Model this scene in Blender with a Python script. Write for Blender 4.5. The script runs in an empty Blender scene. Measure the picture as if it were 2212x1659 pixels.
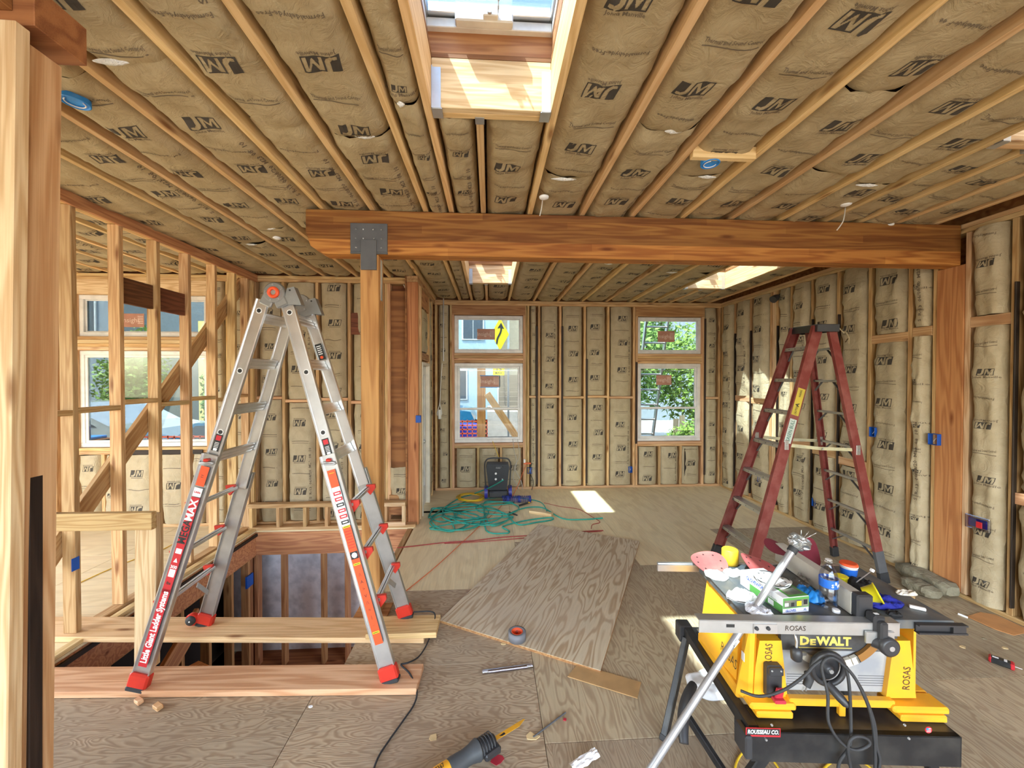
import bpy, bmesh, math, random
from mathutils import Vector, Matrix, noise
from mathutils.geometry import tessellate_polygon
R = random.Random(7)
SC = bpy.context.scene
COL = SC.collection
# ---------------------------------------------------------------- camera, sky, sun, lights, exposure
cam_d = bpy.data.cameras.new('camera'); cam = bpy.data.objects.new('camera', cam_d); COL.objects.link(cam)
cam_d.sensor_width = 36; cam_d.lens = 831.0/2212*36; cam_d.clip_start = 0.05; cam_d.clip_end = 300
YAW, PITCH, CH = math.radians(3.3), math.radians(-0.75), 1.86
cam.location = (0, 0, CH); cam.rotation_euler = (math.radians(90)+PITCH, 0, -YAW)
SC.camera = cam
SC.view_settings.view_transform = 'Standard'; SC.view_settings.look = 'None'
SC.view_settings.gamma = 1; SC.view_settings.use_curve_mapping = False
SC.view_settings.exposure = 1.30
SC.cycles.max_bounces = 9; SC.cycles.diffuse_bounces = 5; SC.cycles.glossy_bounces = 3
SC.cycles.transparent_max_bounces = 16; SC.cycles.transmission_bounces = 4
SC.cycles.sample_clamp_indirect = 4.0; SC.cycles.caustics_reflective = False; SC.cycles.caustics_refractive = False
SC.cycles.use_denoising = True
SC.cycles.use_adaptive_sampling = True; SC.cycles.adaptive_threshold = 0.02
SUN = Vector((.452, .318, -1)).normalized()
W = bpy.data.worlds.new('sky'); SC.world = W; W.use_nodes = True
nt = W.node_tree; bg = nt.nodes['Background']
sky = nt.nodes.new('ShaderNodeTexSky'); sky.sky_type = 'NISHITA'; sky.sun_disc = False
sky.sun_elevation = math.asin(-SUN.z); sky.sun_rotation = math.atan2(-SUN.x, -SUN.y)
sky.air_density = 1.2; sky.dust_density = 2.0; sky.ozone_density = 1.0
nt.links.new(sky.outputs[0], bg.inputs[0]); bg.inputs[1].default_value = 0.75
sl = bpy.data.lights.new('sun', 'SUN'); sl.energy = 9.5; sl.angle = math.radians(0.9); sl.color = (1, .95, .86)
so = bpy.data.objects.new('sun', sl); COL.objects.link(so)
so.rotation_euler = SUN.to_track_quat('-Z', 'Y').to_euler(); so.location = (-6, -4, 14)
def area(name, loc, look, sx, sy, power, color=(1, 1, 1), portal=False):
    l = bpy.data.lights.new(name, 'AREA'); l.shape = 'RECTANGLE'; l.size = sx; l.size_y = sy; l.energy = power; l.color = color
    o = bpy.data.objects.new(name, l); COL.objects.link(o); o.location = loc
    o.rotation_euler = (Vector(look)-Vector(loc)).to_track_quat('-Z', 'Z').to_euler()
    if portal: l.cycles.is_portal = True
    return o
# added fill light from behind the camera, set at an invented rear opening
area('rear_fill', (0.9, -3.2, 1.75), (0.9, 3.0, 1.55), 6.4, 2.5, 66, (.97, 1, .95))
area('left_room_fill', (-5.9, 1.2, 1.7), (-3, 2.2, 1.6), 2.6, 2.0, 26, (.97, 1, .90))  # added fill that brightens the left room, out of view
# added fill standing in for lower-storey daylight, hidden under the floor
area('lower_storey_fill', (-.55, 3.9, -.95), (-2.0, 5.2, -.9), .9, 1.0, 9, (.82, .88, 1))
# ---------------------------------------------------------------- pixel -> real plane helpers (2212 x 1659 frame)
def ray(px, py):
    x = (px-1106)/831.; y = -(py-829.5)/831.
    fw = math.cos(PITCH)-y*math.sin(PITCH); up = math.sin(PITCH)+y*math.cos(PITCH)
    return Vector((x*math.cos(YAW)+fw*math.sin(YAW), -x*math.sin(YAW)+fw*math.cos(YAW), up))
def onZ(px, py, z=0.):
    a = ray(px, py); t = (z-CH)/a.z; return Vector((a.x*t, a.y*t, z))
def onY(px, py, Y):
    a = ray(px, py); t = Y/a.y; return Vector((a.x*t, Y, CH+a.z*t))
def onX(px, py, X):
    a = ray(px, py); t = X/a.x; return Vector((X, a.y*t, CH+a.z*t))
# ---------------------------------------------------------------- materials
MATS = {}
def nmat(name):
    m = bpy.data.materials.new(name); m.use_nodes = True
    n = m.node_tree.nodes; b = n['Principled BSDF']
    MATS[name] = m
    return m, n, m.node_tree.links, b
def N(n, t, **kw):
    x = n.new('ShaderNode'+t)
    for k, v in kw.items(): setattr(x, k, v)
    return x
def plain(name, col, rough=.5, metal=0., bump=0., bscale=60, spots=None, trans=0., coat=0., var=.08):
    m, n, l, b = nmat(name)
    tc = N(n, 'TexCoord'); nz = N(n, 'TexNoise'); nz.inputs['Scale'].default_value = 9; nz.inputs['Detail'].default_value = 4
    l.new(tc.outputs['Object'], nz.inputs['Vector'])
    mx = N(n, 'MixRGB'); c2 = spots or tuple(c*(1-var*2) for c in col)
    mx.inputs[1].default_value = (*col, 1); mx.inputs[2].default_value = (*c2, 1)
    rp = N(n, 'ValToRGB'); rp.color_ramp.elements[0].position = .42; rp.color_ramp.elements[1].position = .68
    l.new(nz.outputs['Fac'], rp.inputs[0]); l.new(rp.outputs[0], mx.inputs[0]); l.new(mx.outputs[0], b.inputs['Base Color'])
    b.inputs['Roughness'].default_value = rough; b.inputs['Metallic'].default_value = metal
    if coat: b.inputs['Coat Weight'].default_value = coat
    if trans: b.inputs['Transmission Weight'].default_value = trans
    if bump:
        n2 = N(n, 'TexNoise'); n2.inputs['Scale'].default_value = bscale; n2.inputs['Detail'].default_value = 3
        if 'kraft' in name: n2.inputs['Distortion'].default_value = 1.8; n2.inputs['Detail'].default_value = 5; n2.inputs['Roughness'].default_value = .6
        l.new(tc.outputs['Object'], n2.inputs['Vector'])
        bp = N(n, 'Bump'); bp.inputs['Strength'].default_value = bump; bp.inputs['Distance'].default_value = .01
        l.new(n2.outputs['Fac'], bp.inputs['Height']); l.new(bp.outputs[0], b.inputs['Normal'])
    return m
def wood(name, light, dark, rough=.62, gs=1., knots=True, ringscale=44., lam=0, vary=.32, contrast=(.3, .8)):
    """sawn timber: grain runs along the object's own X axis"""
    m, n, l, b = nmat(name)
    tc = N(n, 'TexCoord'); oi = N(n, 'ObjectInfo')
    add = N(n, 'VectorMath', operation='MULTIPLY_ADD'); add.inputs[1].default_value = (1, 1, 1)
    sc = N(n, 'VectorMath', operation='SCALE'); sc.inputs['Scale'].default_value = 7.3
    cmb = N(n, 'CombineXYZ'); l.new(oi.outputs['Random'], cmb.inputs[0]); l.new(oi.outputs['Random'], cmb.inputs[1]); l.new(oi.outputs['Random'], cmb.inputs[2])
    l.new(cmb.outputs[0], sc.inputs[0]); l.new(tc.outputs['Object'], add.inputs[0]); l.new(sc.outputs[0], add.inputs[2])
    mp = N(n, 'Mapping'); mp.inputs['Scale'].default_value = (.6*gs, 9*gs, 9*gs); l.new(add.outputs[0], mp.inputs[0])
    nz = N(n, 'TexNoise'); nz.inputs['Scale'].default_value = 1.6; nz.inputs['Detail'].default_value = 2; l.new(mp.outputs[0], nz.inputs['Vector'])
    mu = N(n, 'Math', operation='MULTIPLY'); mu.inputs[1].default_value = ringscale; l.new(nz.outputs['Fac'], mu.inputs[0])
    sn = N(n, 'Math', operation='SINE'); l.new(mu.outputs[0], sn.inputs[0])
    ma = N(n, 'MapRange'); ma.inputs[1].default_value = -1; ma.inputs[2].default_value = 1; l.new(sn.outputs[0], ma.inputs[0])
    fb = N(n, 'TexNoise'); fb.inputs['Scale'].default_value = 6; fb.inputs['Detail'].default_value = 4
    mp2 = N(n, 'Mapping'); mp2.inputs['Scale'].default_value = (.7, 36, 36); l.new(add.outputs[0], mp2.inputs[0]); l.new(mp2.outputs[0], fb.inputs['Vector'])
    av = N(n, 'Math', operation='MULTIPLY_ADD'); av.inputs[1].default_value = .45; l.new(ma.outputs[0], av.inputs[0])
    h2 = N(n, 'Math', operation='MULTIPLY'); h2.inputs[1].default_value = .6; l.new(fb.outputs['Fac'], h2.inputs[0]); l.new(h2.outputs[0], av.inputs[2])
    rp = N(n, 'ValToRGB'); e = rp.color_ramp.elements
    e[0].position = contrast[0]; e[0].color = (*light, 1); e[1].position = contrast[1]; e[1].color = (*dark, 1); l.new(av.outputs[0], rp.inputs[0])
    out = rp.outputs[0]
    if lam:
        sx = N(n, 'SeparateXYZ'); l.new(tc.outputs['Object'], sx.inputs[0])
        fz = N(n, 'Math', operation='MULTIPLY'); fz.inputs[1].default_value = 1/lam; l.new(sx.outputs[2], fz.inputs[0])
        fl = N(n, 'Math', operation='FLOOR'); l.new(fz.outputs[0], fl.inputs[0])
        # finger joints: long cells whose start shifts per lamination
        fx = N(n, 'Math', operation='MULTIPLY_ADD'); fx.inputs[1].default_value = .55; l.new(sx.outputs[0], fx.inputs[0])
        of = N(n, 'Math', operation='MULTIPLY'); of.inputs[1].default_value = .37; l.new(fl.outputs[0], of.inputs[0]); l.new(of.outputs[0], fx.inputs[2])
        fx2 = N(n, 'Math', operation='FLOOR'); l.new(fx.outputs[0], fx2.inputs[0])
        cv = N(n, 'CombineXYZ'); l.new(fl.outputs[0], cv.inputs[0]); l.new(fx2.outputs[0], cv.inputs[1])
        wn = N(n, 'TexWhiteNoise'); wn.noise_dimensions = '2D'; l.new(cv.outputs[0], wn.inputs['Vector'])
        lm = N(n, 'MixRGB', blend_type='MULTIPLY'); lm.inputs[0].default_value = .75
        lr = N(n, 'ValToRGB'); lr.color_ramp.elements[0].color = (.52, .42, .34, 1); lr.color_ramp.elements[1].color = (1, 1, .92, 1)
        l.new(wn.outputs['Value'], lr.inputs[0]); pl = N(n, 'MapRange'); pl.inputs[1].default_value = -.055; pl.inputs[2].default_value = -.06; pl.inputs[3].default_value = 1.; pl.inputs[4].default_value = 1.75; l.new(sx.outputs[2], pl.inputs[0]); pm = N(n, 'VectorMath', operation='SCALE'); l.new(out, pm.inputs[0]); l.new(pl.outputs[0], pm.inputs['Scale']); out = pm.outputs[0]; l.new(out, lm.inputs[1]); l.new(lr.outputs[0], lm.inputs[2]); out = lm.outputs[0]
    if knots:
        mk = N(n, 'Mapping'); mk.inputs['Scale'].default_value = (1.5, 6, 6); l.new(add.outputs[0], mk.inputs[0])
        vo = N(n, 'TexVoronoi'); vo.inputs['Scale'].default_value = 1.3; l.new(mk.outputs[0], vo.inputs['Vector'])
        kr = N(n, 'ValToRGB'); kr.color_ramp.elements[0].position = .05; kr.color_ramp.elements[0].color = (.33, .2, .12, 1)
        kr.color_ramp.elements[1].position = .17; kr.color_ramp.elements[1].color = (1, 1, 1, 1); l.new(vo.outputs['Distance'], kr.inputs[0])
        km = N(n, 'MixRGB', blend_type='MULTIPLY'); km.inputs[0].default_value = .85; l.new(out, km.inputs[1]); l.new(kr.outputs[0], km.inputs[2]); out = km.outputs[0]
    hv = N(n, 'HueSaturation'); l.new(out, hv.inputs['Color'])
    vr = N(n, 'MapRange'); vr.inputs[3].default_value = 1-vary; vr.inputs[4].default_value = 1+vary*.5; l.new(oi.outputs['Random'], vr.inputs[0]); l.new(vr.outputs[0], hv.inputs['Value'])
    m2 = N(n, 'Math', operation='MULTIPLY'); m2.inputs[1].default_value = 7.77; l.new(oi.outputs['Random'], m2.inputs[0])
    m3 = N(n, 'Math', operation='FRACT'); l.new(m2.outputs[0], m3.inputs[0])
    hr = N(n, 'MapRange'); hr.inputs[3].default_value = .488; hr.inputs[4].default_value = .506; l.new(m3.outputs[0], hr.inputs[0]); l.new(hr.outputs[0], hv.inputs['Hue'])
    l.new(hv.outputs[0], b.inputs['Base Color']); b.inputs['Roughness'].default_value = rough
    b.inputs['Specular IOR Level'].default_value = .3
    bp = N(n, 'Bump'); bp.inputs['Strength'].default_value = .25; bp.inputs['Distance'].default_value = .004
    l.new(av.outputs[0], bp.inputs['Height']); l.new(bp.outputs[0], b.inputs['Normal'])
    return m
def plymat(name, light, dark, scale=1.0, st=1., dirt=(.28, .22, .16), vary=.15, freq=9.):
    """rotary-cut fir plywood: wild cathedral figure stretched along the sheet's own X"""
    m, n, l, b = nmat(name)
    tc = N(n, 'TexCoord'); oi = N(n, 'ObjectInfo')
    cmb = N(n, 'CombineXYZ'); sc = N(n, 'Math', operation='MULTIPLY'); sc.inputs[1].default_value = 31.
    l.new(oi.outputs['Random'], sc.inputs[0]); l.new(sc.outputs[0], cmb.inputs[0]); l.new(sc.outputs[0], cmb.inputs[1])
    add = N(n, 'VectorMath', operation='ADD'); l.new(tc.outputs['Object'], add.inputs[0]); l.new(cmb.outputs[0], add.inputs[1])
    mp = N(n, 'Mapping'); mp.inputs['Scale'].default_value = (1.1*scale*st, 4.2*scale, 1); l.new(add.outputs[0], mp.inputs[0])
    nz = N(n, 'TexNoise'); nz.inputs['Scale'].default_value = 1.7; nz.inputs['Detail'].default_value = 2.2; nz.inputs['Roughness'].default_value = .5; nz.inputs['Distortion'].default_value = .35
    l.new(mp.outputs[0], nz.inputs['Vector'])
    mu = N(n, 'Math', operation='MULTIPLY'); mu.inputs[1].default_value = freq*6.28; l.new(nz.outputs['Fac'], mu.inputs[0])
    sn = N(n, 'Math', operation='SINE'); l.new(mu.outputs[0], sn.inputs[0])
    ma = N(n, 'MapRange'); ma.inputs[1].default_value = -1; ma.inputs[2].default_value = 1; l.new(sn.outputs[0], ma.inputs[0])
    rp = N(n, 'ValToRGB'); e = rp.color_ramp.elements
    e[0].position = .38; e[0].color = (*light, 1); e[1].position = .95; e[1].color = (*dark, 1); l.new(ma.outputs[0], rp.inputs[0])
    fb = N(n, 'TexNoise'); fb.inputs['Scale'].default_value = 5; fb.inputs['Detail'].default_value = 5
    mp2 = N(n, 'Mapping'); mp2.inputs['Scale'].default_value = (1, 12, 1); l.new(add.outputs[0], mp2.inputs[0]); l.new(mp2.outputs[0], fb.inputs['Vector'])
    m1 = N(n, 'MixRGB', blend_type='MULTIPLY'); m1.inputs[0].default_value = .35; l.new(rp.outputs[0], m1.inputs[1]); l.new(fb.outputs['Fac'], m1.inputs[2])
    ds = N(n, 'TexNoise'); ds.inputs['Scale'].default_value = 1.4; ds.inputs['Detail'].default_value = 6; l.new(add.outputs[0], ds.inputs['Vector'])
    dr = N(n, 'ValToRGB'); dr.color_ramp.elements[0].position = .45; dr.color_ramp.elements[0].color = (0, 0, 0, 1); dr.color_ramp.elements[1].position = .75; dr.color_ramp.elements[1].color = (.55, .55, .55, 1)
    l.new(ds.outputs['Fac'], dr.inputs[0])
    m2 = N(n, 'MixRGB'); l.new(dr.outputs[0], m2.inputs[0]); l.new(m1.outputs[0], m2.inputs[1]); m2.inputs[2].default_value = (*dirt, 1)
    hv = N(n, 'HueSaturation'); l.new(m2.outputs[0], hv.inputs['Color'])
    vr = N(n, 'MapRange'); vr.inputs[3].default_value = 1-vary; vr.inputs[4].default_value = 1+vary; l.new(oi.outputs['Random'], vr.inputs[0]); l.new(vr.outputs[0], hv.inputs['Value'])
    l.new(hv.outputs[0], b.inputs['Base Color']); b.inputs['Roughness'].default_value = .6
    bp = N(n, 'Bump'); bp.inputs['Strength'].default_value = .2; bp.inputs['Distance'].default_value = .003
    l.new(ma.outputs[0], bp.inputs['Height']); l.new(bp.outputs[0], b.inputs['Normal'])
    return m
def glass(name, tint, refl=.06, mxr=.75):
    m, n, l, b = nmat(name)
    tr = N(n, 'BsdfTransparent'); tr.inputs[0].default_value = (*tint, 1)
    gl = N(n, 'BsdfGlossy'); gl.inputs['Roughness'].default_value = .02
    lw = N(n, 'LayerWeight'); lw.inputs[0].default_value = .35
    mr = N(n, 'MapRange'); mr.inputs[3].default_value = refl; mr.inputs[4].default_value = mxr; l.new(lw.outputs['Fresnel'], mr.inputs[0])
    mx = N(n, 'MixShader'); l.new(mr.outputs[0], mx.inputs[0]); l.new(tr.outputs[0], mx.inputs[1]); l.new(gl.outputs[0], mx.inputs[2])
    l.new(mx.outputs[0], n['Material Output'].inputs['Surface'])
    return m
M = {}
M['stud'] = wood('fir_stud', (.68, .46, .22), (.50, .29, .115), vary=.24)
M['rafter'] = wood('fir_rafter', (.80, .57, .29), (.66, .43, .19), gs=.8, vary=.18)
M['pale'] = wood('new_pine', (.80, .60, .36), (.60, .38, .19), vary=.12)
M['pinky'] = wood('douglas_fir', (.72, .46, .25), (.54, .29, .13), vary=.15, gs=.7)
M['post'] = wood('post_fir', (.60, .30, .11), (.42, .18, .06), vary=.1, gs=.6)
M['glulam'] = wood('glulam', (.36, .175, .042), (.22, .085, .018), vary=.04, gs=.7, lam=.057)
M['header'] = wood('header_fir', (.55, .29, .12), (.38, .17, .07), gs=.7, vary=.2)
M['darkwood'] = wood('dark_board', (.20, .075, .035), (.11, .04, .02), knots=False)
M['osb'] = wood('plywood_sheathing', (.36, .155, .055), (.22, .085, .03), gs=.35, vary=.1)
M['oldwood'] = wood('grey_old_wood', (.36, .30, .20), (.22, .17, .10), vary=.1)
M['black_wood_and_shade'] = wood('blackened_wood_and_gap_shade', (.05, .032, .022), (.025, .016, .012), knots=False)  # dark timber, also the painted shade of the gaps beside studs
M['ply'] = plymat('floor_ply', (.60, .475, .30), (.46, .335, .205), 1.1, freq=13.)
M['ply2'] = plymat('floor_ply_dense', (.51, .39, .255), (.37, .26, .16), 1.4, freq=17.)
M['ply_far_lit'] = plymat('floor_ply_far_lit', (.92, .75, .45), (.84, .66, .38), .5, dirt=(.74, .58, .36), vary=.05, freq=5.)  # paler colour stands in for window light on the far floor
M['plyloose'] = plymat('loose_ply', (.86, .71, .49), (.60, .42, .25), .95, .55, dirt=(.60, .49, .37), freq=10.)
M['kraft'] = plain('kraft_paper', (.44, .35, .205), .6, bump=.85, bscale=11, spots=(.38, .295, .165))
M['kraft_w'] = plain('kraft_paper_wall', (.47, .385, .245), .58, bump=.85, bscale=12, spots=(.41, .33, .205))
M['ink'] = plain('print_ink', (.055, .045, .035), .7)
M['ink2'] = plain('print_ink_faded', (.16, .12, .08), .7)
M['fluff'] = plain('white_fibreglass', (.85, .85, .83), .95, bump=1., bscale=90)
M['white'] = plain('white_vinyl', (.82, .80, .77), .35)
M['cream'] = plain('cream_paint', (.80, .74, .62), .5)
M['steel'] = plain('grey_painted_steel', (.135, .14, .15), .45, .3)
M['galv'] = plain('galvanised', (.62, .64, .66), .38, .85)
M['alu'] = plain('aluminium', (.72, .72, .72), .34, .9, var=.06)
M['alu_d'] = plain('aluminium_dull', (.55, .55, .54), .42, .85)
M['red'] = plain('red_plastic', (.62, .035, .02), .4)
M['orange'] = plain('orange_sticker', (.80, .095, .025), .45, var=.02)
M['redstk'] = plain('red_sticker', (.55, .02, .03), .45, var=.02)
M['wht'] = plain('white_print', (.88, .88, .88), .5, var=.01)
M['blk'] = plain('black_print', (.02, .02, .02), .5, var=.01)
M['rubber'] = plain('black_rubber', (.03, .03, .032), .65)
M['black'] = plain('black_plastic', (.035, .035, .038), .42)
M['blackmetal'] = plain('black_painted_metal', (.028, .028, .03), .35, .4, spots=(.06, .058, .055))
M['fiberglass'] = plain('red_fibreglass_rail', (.20, .036, .030), .45, spots=(.28, .085, .07))
M['yellow'] = plain('yellow_plastic', (.86, .42, .02), .42, spots=(.76, .37, .03))
M['yel2'] = plain('yellow_lid', (.90, .78, .02), .4)
M['blue'] = plain('blue_box', (.01, .10, .50), .45)
M['bluelt'] = plain('bright_blue', (.02, .28, .80), .4)
M['navy'] = plain('navy_fabric', (.012, .02, .30), .8, bump=.4, bscale=40)
M['concrete'] = plain('painted_concrete', (.86, .86, .90), .8, bump=.5, bscale=12, spots=(.62, .63, .67))
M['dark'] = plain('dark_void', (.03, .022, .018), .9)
M['green'] = plain('green_hose', (.02, .33, .26), .4)
M['cordred'] = plain('red_cord', (.36, .03, .03), .5)
M['cordorange'] = plain('orange_cord', (.75, .16, .05), .5)
M['cordyel'] = plain('yellow_cord', (.85, .55, .03), .45)
M['cordgrey'] = plain('grey_cable', (.55, .53, .48), .5)
M['wire'] = plain('white_cable', (.80, .78, .72), .5)
M['glass'] = glass('window_glass', (.50, .54, .53), .008, .5)
M['skyglass'] = glass('skylight_glass', (.72, .81, .86), .04)
M['clear'] = glass('clear_plastic', (.97, .975, .98), .06, .48)
M['steel2'] = plain('zinc_plate', (.34, .35, .35), .45, .7)
M['yel_old'] = plain('worn_yellow_label', (.62, .48, .06), .5)
M['wht_old'] = plain('worn_white_label', (.55, .62, .56), .5)
M['dgreen'] = plain('green_print', (.03, .16, .12), .5)
M['rope'] = plain('old_rope', (.42, .34, .20), .9)
M['sawgrey'] = plain('saw_table_grey', (.085, .10, .115), .5, .2, spots=(.17, .16, .14))
M['fencegrey'] = plain('fence_grey', (.56, .53, .46), .5, .1)
M['panelgrey'] = plain('dusty_grey_panel', (.28, .29, .31), .6, spots=(.40, .39, .37))
M['panelblack'] = plain('dusty_black_panel', (.045, .045, .047), .55, spots=(.11, .10, .09))
M['faint'] = plain('faint_print', (.16, .16, .17), .6)
M['dwyel'] = plain('yellow_print', (.78, .58, .12), .5)
M['bronze'] = plain('bronze_scale', (.34, .16, .04), .5, .3)
M['paddle'] = plain('red_switch', (.48, .03, .05), .45)
M['marker'] = plain('marker_ink', (.06, .035, .02), .6)
M['boxwhite'] = plain('box_white', (.80, .80, .82), .5, var=.02); M['boxgreen'] = plain('box_green', (.10, .32, .07), .5, var=.03); M['boxblue'] = plain('box_blue_print', (.05, .10, .40), .5)
M['boxphoto'] = plain('box_picture', (.10, .11, .09), .4, spots=(.35, .33, .22))
M['pinkdisc'] = plain('pink_abrasive', (.42, .085, .08), .9, spots=(.50, .14, .12)); M['darkred'] = plain('dark_red_abrasive', (.16, .012, .025), .9)
M['glovegrey'] = plain('grey_knit', (.50, .47, .46), .95, bump=.5, bscale=120); M['glovewhite'] = plain('white_knit', (.70, .72, .80), .95, bump=.4, bscale=120)
M['blackcloth'] = plain('black_fabric', (.02, .02, .022), .9, bump=.5, bscale=80)
M['bluelabel'] = plain('blue_label', (.02, .14, .60), .35)
M['alu_p'] = plain('grey_pipe', (.42, .42, .43), .35, .6); M['foil'] = plain('crumpled_foil', (.45, .47, .48), .28, .85, bump=.6, bscale=70)
M['tapegrey'] = plain('grey_tape', (.20, .20, .22), .5); M['cardboard'] = plain('brown_cardboard', (.46, .27, .11), .8); M['cardorange'] = plain('orange_cardboard', (.60, .28, .10), .8)
M['clear2'] = glass('clear_packaging', (.85, .84, .90), .16); M['lilac'] = plain('lilac_insert', (.42, .34, .40), .5)
M['shaving'] = plain('wood_shaving', (.72, .54, .28), .8); M['rubbergrey'] = plain('grey_rubber_boot', (.06, .065, .07), .55)
M['greychunk'] = plain('grey_wool_chunk', (.27, .24, .165), .95, bump=1., bscale=50, spots=(.18, .155, .10)); M['comp'] = plain('compressor_housing', (.008, .010, .015), .5)
M['navyhose'] = plain('blue_hose', (.02, .04, .28), .4); M['navy2'] = plain('blue_wheel', (.03, .03, .30), .45)
# ---------------------------------------------------------------- mesh builder
def wloc(o):
    v = Vector((0, 0, 0))
    while o: v += o.location; o = o.parent
    return v
class MB:
    def __init__(s): s.v = []; s.f = []; s.mi = []; s.m = []; s.sm = []
    def mat(s, m):
        m = M[m] if isinstance(m, str) else m
        if m not in s.m: s.m.append(m)
        s.cur = s.m.index(m); return s
    def add(s, vs, fs, smooth=False):
        k = len(s.v); s.v += [Vector(p) for p in vs]
        for f in fs: s.f.append([i+k for i in f]); s.mi.append(getattr(s, 'cur', 0)); s.sm.append(smooth)
        return s
    def box(s, x0, x1, y0, y1, z0, z1, ch=0.):
        if ch <= 0:
            s.add([(x, y, z) for x in (x0, x1) for y in (y0, y1) for z in (z0, z1)],
                  [(0, 1, 3, 2), (4, 6, 7, 5), (0, 4, 5, 1), (2, 3, 7, 6), (0, 2, 6, 4), (1, 5, 7, 3)])
        else:
            c = Vector(((x0+x1)/2, (y0+y1)/2, (z0+z1)/2)); s.rbox(c, (x1-x0, y1-y0, z1-z0), Matrix.Identity(3), ch)
        return s
    def rbox(s, c, size, rot, ch=0.):
        """box of given size about c, rot = 3x3 matrix; ch chamfers every edge"""
        hx, hy, hz = size[0]/2, size[1]/2, size[2]/2; c = Vector(c)
        if ch <= 0:
            vs = [c+rot@Vector((x, y, z)) for x in (-hx, hx) for y in (-hy, hy) for z in (-hz, hz)]
            return s.add(vs, [(0, 1, 3, 2), (4, 6, 7, 5), (0, 4, 5, 1), (2, 3, 7, 6), (0, 2, 6, 4), (1, 5, 7, 3)])
        ch = min(ch, hx*.9, hy*.9, hz*.9); vs = []; ix = {}
        for sx in (-1, 1):
            for sy in (-1, 1):
                for sz in (-1, 1):
                    for a in range(3):
                        p = [sx*(hx-ch), sy*(hy-ch), sz*(hz-ch)]; p[a] = (sx*hx, sy*hy, sz*hz)[a]
                        ix[(sx, sy, sz, a)] = len(vs); vs.append(c+rot@Vector(p))
        fs = []
        for a in range(3):
            b_, d_ = [i for i in range(3) if i != a]
            for sg in (-1, 1):
                q = []
                for sb, sd in ((-1, -1), (1, -1), (1, 1), (-1, 1)):
                    k = [0, 0, 0]; k[a] = sg; k[b_] = sb; k[d_] = sd; q.append(ix[(k[0], k[1], k[2], a)])
                fs.append(q)
            for sb in (-1, 1):
                for sd in (-1, 1):
                    k0 = [0]*3; k0[b_] = sb; k0[d_] = sd; k1 = k0[:]; k0[a] = -1; k1[a] = 1
                    fs.append([ix[(*k0, b_)], ix[(*k1, b_)], ix[(*k1, d_)], ix[(*k0, d_)]])
        for sx in (-1, 1):
            for sy in (-1, 1):
                for sz in (-1, 1): fs.append([ix[(sx, sy, sz, a)] for a in range(3)])
        return s.add(vs, fs)
    def bar(s, p0, p1, w, h, up=(0, 0, 1), ch=0.):
        p0, p1 = Vector(p0), Vector(p1); X = (p1-p0); L = X.length; X.normalize()
        up = Vector(up); Y = up.cross(X)
        if Y.length < 1e-4: Y = Vector((0, 1, 0)).cross(X)
        Y.normalize(); Zz = X.cross(Y)
        return s.rbox((p0+p1)/2, (L, w, h), Matrix((X, Y, Zz)).transposed(), ch)
    def tube(s, pts, r, n=8, cap=True, closed=False):
        pts = [Vector(p) for p in pts]; rings = []; prev = None; k = len(pts)
        for i, p in enumerate(pts):
            a = pts[i-1] if (i > 0 or closed) else p; b = pts[(i+1) % k] if (i < k-1 or closed) else p
            t = (b-a).normalized() if (b-a).length > 1e-9 else Vector((0, 0, 1))
            if prev is None:
                u = t.orthogonal().normalized()
            else:
                u = (prev - t*prev.dot(t)); u = u.normalized() if u.length > 1e-6 else t.orthogonal().normalized()
            prev = u; v = t.cross(u)
            rr = r[i] if isinstance(r, (list, tuple)) else r
            rings.append([p+(u*math.cos(2*math.pi*j/n)+v*math.sin(2*math.pi*j/n))*rr for j in range(n)])
        vs = [q for g in rings for q in g]; fs = []
        for i in range(k if closed else k-1):
            i2 = (i+1) % k
            for j in range(n): fs.append((i*n+j, i*n+(j+1) % n, i2*n+(j+1) % n, i2*n+j))
        s.add(vs, fs, True)
        if cap and not closed:
            s.add(rings[0][::-1], [tuple(range(n))]); s.add(rings[-1], [tuple(range(n))])
        return s
    def cyl(s, p0, p1, r, n=16): return s.tube([p0, p1], r, n)
    def lathe(s, c, prof, n=20, axis=(0, 0, 1), cap=True):
        """prof = [(radius, height)]"""
        c = Vector(c); A = Vector(axis).normalized(); U = A.orthogonal().normalized(); V = A.cross(U)
        vs = []; fs = []
        for r, h in prof:
            for j in range(n):
                a = 2*math.pi*j/n; vs.append(c+A*h+(U*math.cos(a)+V*math.sin(a))*r)
        for i in range(len(prof)-1):
            for j in range(n): fs.append((i*n+j, i*n+(j+1) % n, (i+1)*n+(j+1) % n, (i+1)*n+j))
        s.add(vs, fs, True)
        if cap:
            if prof[0][0] > 1e-4: s.add(vs[:n][::-1], [tuple(range(n))])
            if prof[-1][0] > 1e-4: s.add(vs[-n:], [tuple(range(n))])
        return s
    def prism(s, poly, O, U, V, Nn, t):
        """2D polygon (list of (u,v)) at O in the U,V plane, extruded t along Nn"""
        O, U, V, Nn = Vector(O), Vector(U), Vector(V), Vector(Nn); k = len(poly)
        a = [O+U*p[0]+V*p[1] for p in poly]; b = [q+Nn*t for q in a]
        tri = tessellate_polygon([[Vector((p[0], p[1], 0)) for p in poly]])
        fs = [tuple(x) for x in tri]+[tuple(i+k for i in reversed(x)) for x in tri]
        fs += [(i, (i+1) % k, (i+1) % k+k, i+k) for i in range(k)]
        return s.add(a+b, fs)
    def flat(s, verts2, tris, fn):
        return s.add([fn(p[0], p[1]) for p in verts2], tris)
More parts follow.
